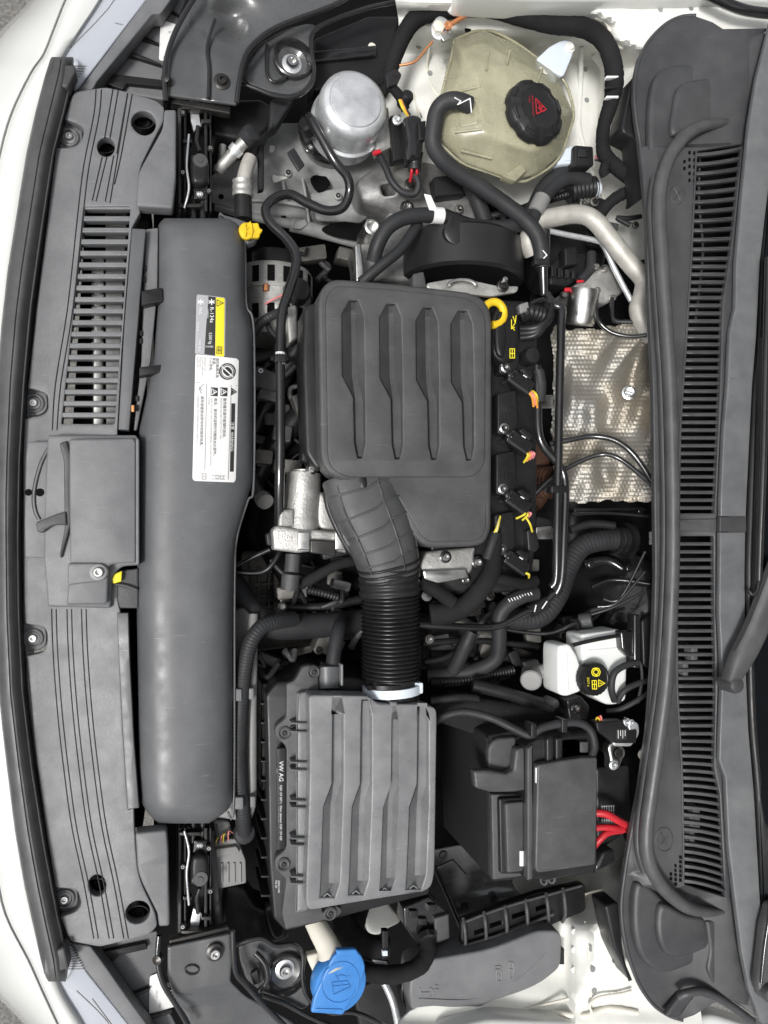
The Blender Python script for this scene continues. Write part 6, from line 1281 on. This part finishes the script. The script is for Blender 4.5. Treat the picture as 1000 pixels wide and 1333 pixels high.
k1 = thing('corner_bracket', 'glossy black corner bracket near the silver canister, with one bolt', 'bracket', 280, 80, -60)
def kh(x, y): return -20-26*G(x, y, 300, 25, 30, 25)+5*sm(262, 280, x)-8*sm(70, 20, y)
plate('panel', R([(219, 124, 2), (308, 136, 2), (311, 108, 8), (318, 72, 10), (336, 50, 10), (368, 32, 12), (440, 4), (470, -30), (262, -30), (243, 12, 20), (226, 45, 20), (218, 80, 14)], 6), kh, 6, 'sheen_black', k1, 2, cut=6)
tube('rim', [(216, 132, -14), (214, 105, -12), (217, 75, -10), (228, 42, -9), (245, 10, -9), (268, -25, -9)], 3.4, 'black_gloss', k1, sides=10)
tube('rim', [(308, 134, -16), (312, 104, -12), (320, 72, -10), (338, 50, -9), (368, 32, -9), (440, 4, -9), (480, -25, -9)], 3.4, 'black_gloss', k1, sides=10)
bolt(289, 106, -14, 11, k1, 'dark_metal', 'bolt', 'dark_metal'); lathe('rim_nut', 219, 106, -16, [(6, 0), (6, 8), (0, 10)], 'dark_metal', k1, (-.5, 0, 1), 14)
plate('end_flange', R([(226, 128), (300, 138), (300, 148), (222, 134)], 2), -28, 14, 'dark_metal', k1, 2)
tube('fold', [(271, 128, -12), (272, 90, -12), (270, 60, -14), (280, 25, -18)], 2.2, 'black_gloss', k1, sides=8)
k2 = thing('strut_mount_plate', 'glossy black pressed mount plate with round bolt cup near the silver canister', 'mount plate', 370, 85, -60)
def kh2(x, y): return -38-14*G(x, y, 380, 82, 20, 22)
plate('plate', R([(318, 104, 4), (322, 76, 8), (340, 55, 8), (372, 37, 10), (400, 30, 5), (412, 32, 5), (406, 50, 8), (409, 90, 10), (402, 110, 8), (380, 124, 10), (352, 119, 8), (330, 112)], 5), kh2, 6, 'sheen_black', k2, 2, cut=5)
tube('rim', [(312, 108, -36), (335, 116, -34), (356, 124, -34), (382, 126, -34), (402, 114, -34), (409, 94, -34), (405, 62, -34), (408, 42, -34), (430, 28, -34), (480, 10, -34), (520, 2, -34)], 3, 'black_gloss', k2, sides=10)
lathe('cup', 380, 84, -50, [(28, -4), (28, 16), (26, 17), (22, 10), (20, 4), (16, 2), (0, 2)], 'black_gloss', k2, n=36); bolt(380, 83, -47, 14, k2, 'steel_bolt', 'bolt', 'zinc')
tube('rib', [(348, 58, -34), (347, 90, -34), (352, 104, -34), (362, 106, -34), (374, 98, -36)], 2, 'black_gloss', k2, sides=8)
k3 = thing('corner_bracket', 'grey-glinting black corner bracket beside the blue washer cap', 'bracket', 270, 1270, -60)
def kh3(x, y): return -20-10*sm(1285, 1310, y+(x-260)*.2)+1.5*sm(250, 280, x)
plate('panel', R([(218, 1233, 3), (300, 1216, 3), (302, 1250), (300, 1278, 4), (318, 1296, 8), (380, 1330), (420, 1370), (262, 1370), (245, 1325, 14), (226, 1300, 14), (218, 1270)], 5), kh3, 6, 'sheen_black', k3, 2, cut=6)
tube('rim', [(207, 1218, -14), (205, 1250, -12), (212, 1280, -10), (230, 1310, -10), (250, 1345, -10)], 3.4, 'black_gloss', k3, sides=10)
tube('rim', [(303, 1212, -12), (304, 1245, -12), (308, 1268, -14), (322, 1284, -16), (345, 1310, -16), (380, 1345, -16)], 3.6, 'black_gloss', k3, sides=10)
bolt(280, 1240, -14, 11, k3, 'steel_bolt', 'bolt', 'dark_metal'); lathe('rim_nut', 208, 1246, -16, [(6, 0), (6, 8), (0, 10)], 'dark_metal', k3, (-.5, 0, 1), 14)
plate('end_flange', R([(220, 1224), (298, 1206), (300, 1214), (220, 1232)], 2), -26, 14, 'dark_metal', k3, 2)
tube('pressed_ring', [(250+9*math.cos(a), 1263+6*math.sin(a), -18) for a in [2*math.pi*i/16 for i in range(17)]], 1, 'black_gloss', k3, n=2, sides=6)
k4 = thing('strut_mount_plate', 'glossy black pressed mount plate with round bolt cup beside the blue washer cap', 'mount plate', 365, 1262, -60)
def kh4(x, y): return -42-12*G(x, y, 370, 1262, 20, 20)
plate('plate', R([(310, 1232), (340, 1222, 8), (362, 1232), (384, 1232, 8), (394, 1246, 8), (394, 1280, 6), (405, 1310, 8), (390, 1316), (350, 1300), (320, 1275), (312, 1250)], 5), kh4, 6, 'sheen_black', k4, 2, cut=5)
tube('rim', [(306, 1230, -36), (325, 1224, -34), (342, 1222, -34), (360, 1231, -34), (382, 1230, -34), (394, 1242, -34), (394, 1275, -34), (402, 1300, -34), (430, 1318, -34), (460, 1318, -34), (490, 1330, -34), (520, 1350, -34)], 3, 'black_gloss', k4, sides=10)
tube('rim', [(342, 1296, -34), (370, 1306, -34), (400, 1322, -34), (440, 1340, -34)], 3, 'black_gloss', k4, sides=10)
lathe('cup', 371, 1262, -52, [(27, -4), (27, 16), (25, 17), (21, 10), (19, 4), (15, 2), (0, 2)], 'black_gloss', k4, n=36); bolt(371, 1262, -48, 13, k4, 'steel_bolt', 'bolt', 'zinc')
tube('rubber_lug', [(332, 1240, -30), (345, 1255, -26), (348, 1275, -26), (338, 1290, -30)], 4, 'black_gloss', k4, sides=12)
plate('lug_plate', R([(326, 1268), (336, 1262), (340, 1280), (330, 1284)], 2), -26, 8, 'black_plastic', k4, 2)
# dark box, wiring and clips in the top corner
du = thing('relay_carrier', 'dark box behind the pressed mount plate in the corner', 'relay carrier', 455, 70, -140)
plate('box', R([(408, 50), (480, 20), (520, 20), (500, 110), (450, 112), (408, 118)], 5), -90, 60, 'black_plastic', du, 4); plate('step', R([(408, 66), (490, 58), (490, 72), (408, 80)], 2), -82, 10, 'black_gloss', du, 2)
lathe('yellow_dot', 484, 62, -86, [(6, 0), (6, 3), (3, 3.4), (0, 3)], 'cream', du, n=16)
wh = thing('wing_harness', 'thick taped black harness along the white wing above the coolant bottle', 'wiring harness', 700, 40, -20)
tube('trunk', [(505, 110, -50), (512, 80, -40), (526, 45, -28), (545, 22, -16), (580, 14, -8), (630, 12, -2), (675, 22, 2), (720, 32, 2), (760, 36, 2), (785, 52, 2), (797, 78, 2), (800, 108, 0), (795, 135, 0), (786, 165, -4), (785, 190, -8), (790, 205, -14), (808, 222, -18), (832, 240, -24)], 10, 'cloth_tape', wh, rlist=[7, 9, 10, 10, 9, 8, 9, 10, 11, 11, 11, 11, 9, 8, 8, 9, 9, 8], wob=.04, sides=14, n=10)
tube('branch', [(495, 128, -50), (506, 112, -46), (520, 125, -44), (528, 142, -44)], 6, 'cloth_tape', wh, wob=.04)
tube('branch', [(790, 212, -14), (786, 222, -14), (788, 228, -16)], 6, 'cloth_tape', wh, wob=.05)
tube('branch', [(836, 244, -26), (812, 252, -30), (796, 262, -36), (780, 280, -46)], 7, 'cloth_tape', wh, wob=.05)
for y in (98, 112, 124): plate('cable_tie', R(rect(790, y, 806, y+3), 1), 14, 8, 'label_white' if y != 112 else 'black_plastic', wh, 1)
plate('plug', R([(502, 96), (515, 86, 4), (524, 96), (518, 110), (504, 114)], 3), -34, 20, 'black_gloss', wh, 3)
tube('copper_wire', [(520, 85, -20), (540, 80, -14), (556, 62, -10), (563, 54, -8)], 1.6, 'copper', wh, sides=8); tube('copper_wire', [(583, 34, -2), (596, 26, 0), (610, 18, 2)], 3, 'copper', wh, sides=8)
gnd = thing('earth_point', 'silver and white earth terminal with copper wires on the white wing', 'earth terminal', 573, 38, -20)
plate('lug', C([(562, 32), (572, 20), (584, 26), (588, 40), (576, 52), (564, 46)], 3), -4, 6, 'zinc', gnd, 2); lathe('nut', 570, 37, -4, [(9, 0), (9, 6), (6, 8), (0, 8)], 'cream', gnd, n=6); plate('lug', R([(572, 44), (584, 40), (588, 48), (578, 54)], 2), 0, 5, 'alu', gnd, 1); lathe('ring', 583, 34, 0, [(6, 0), (6, 3), (3, 3), (0, 2)], 'copper', gnd, n=16)
bolt(579, 84, wing_top(579, 84)+2, 10, iw, 'inner_paint', 'bolt', 'inner_paint'); bolt(576, 80, wing_top(576, 80)+2, 6, iw, 'inner_paint', 'bolt', 'inner_paint')
# radiator pipes beside the first latch
rp_ = thing('refrigerant_pipes', 'short aluminium refrigerant pipes with a black cap beside the latch', 'pipes', 312, 215, -120)
tube('pipe', [(284, 222, -70), (296, 208, -60), (308, 195, -50), (318, 185, -44)], 7.5, 'cast_alu', rp_, sides=16); tube('band', [(304, 199, -54), (310, 192, -50)], 9.5, 'zinc', rp_, sides=18, n=2)
lathe('cap', 324, 178, -44, [(13, -14), (13.5, 4), (12, 10), (8, 12), (0, 12)], 'rubber', rp_, (.5, .3, 1), 28, 14, .05)
tube('pipe', [(326, 205, -60), (320, 222, -58), (316, 240, -58)], 9, 'pipe_alu', rp_, sides=16); tube('fitting', [(316, 236, -58), (316, 256, -60)], 13, 'cast_alu', rp_, sides=20, ring=8, ringamp=.04)
tube('rubber_pipe', [(316, 254, -60), (317, 286, -60)], 11.5, 'black_plastic', rp_, sides=18)
tube('pipe', [(290, 190, -80), (288, 212, -76), (282, 222, -72)], 5, 'cast_alu', rp_); plate('bracket', R([(336, 190), (344, 188), (344, 246), (336, 248)], 2), -70, 12, 'black_plastic', rp_, 2)
bd = plate('air_channel', R([(276, 130), (340, 128), (358, 140), (350, 165), (330, 185), (276, 175)], 6), -80, 60, 'black_plastic', None, 5); tag(bd, 'dark plastic air channel between the latch and the silver canister', 'air channel')
bd2 = plate('channel_collar', R([(352, 130), (374, 118), (384, 124), (362, 162), (350, 168)], 4), -60, 30, 'rubber', None, 4); tag(bd2, 'black rubber collar next to the silver canister', 'collar')

for pts in ([(362, 170, -150), (366, 215, -150), (372, 262, -158)], [(392, 222, -150), (398, 256, -156), (402, 290, -166)], [(330, 200, -152), (352, 196, -150), (392, 205, -148)], [(300, 262, -166), (360, 262, -160), (450, 280, -160), (520, 292, -160)]): tube('panel_seam', pts, 2.4, 'dim_body_paint', bm_, sides=8)
plate('step_panel', R([(345, 178), (385, 172), (392, 225), (356, 238)], 4), -146, 6, 'inner_paint', bm_, 2)
plate('gusset', R([(404, 250), (468, 240), (500, 262), (470, 290), (412, 286)], 6), -150, 8, 'dim_body_paint', bm_, 3)
for x, y in ((375, 225), (410, 270), (440, 255)): bolt(x, y, -142, 6, bm_, 'dark_metal', 'bolt', 'dim_body_paint')

plate('shade_patch', C([(420, 296), (450, 288), (500, 300), (505, 318), (470, 314), (430, 306)], 3), -148, 3, 'black_deep', bm_, 1)  # black patches painting dark recesses onto the beam
plate('shade_patch', C([(404, 232), (420, 226), (430, 240), (414, 250)], 3), -146, 2, 'black_deep', bm_, .8)
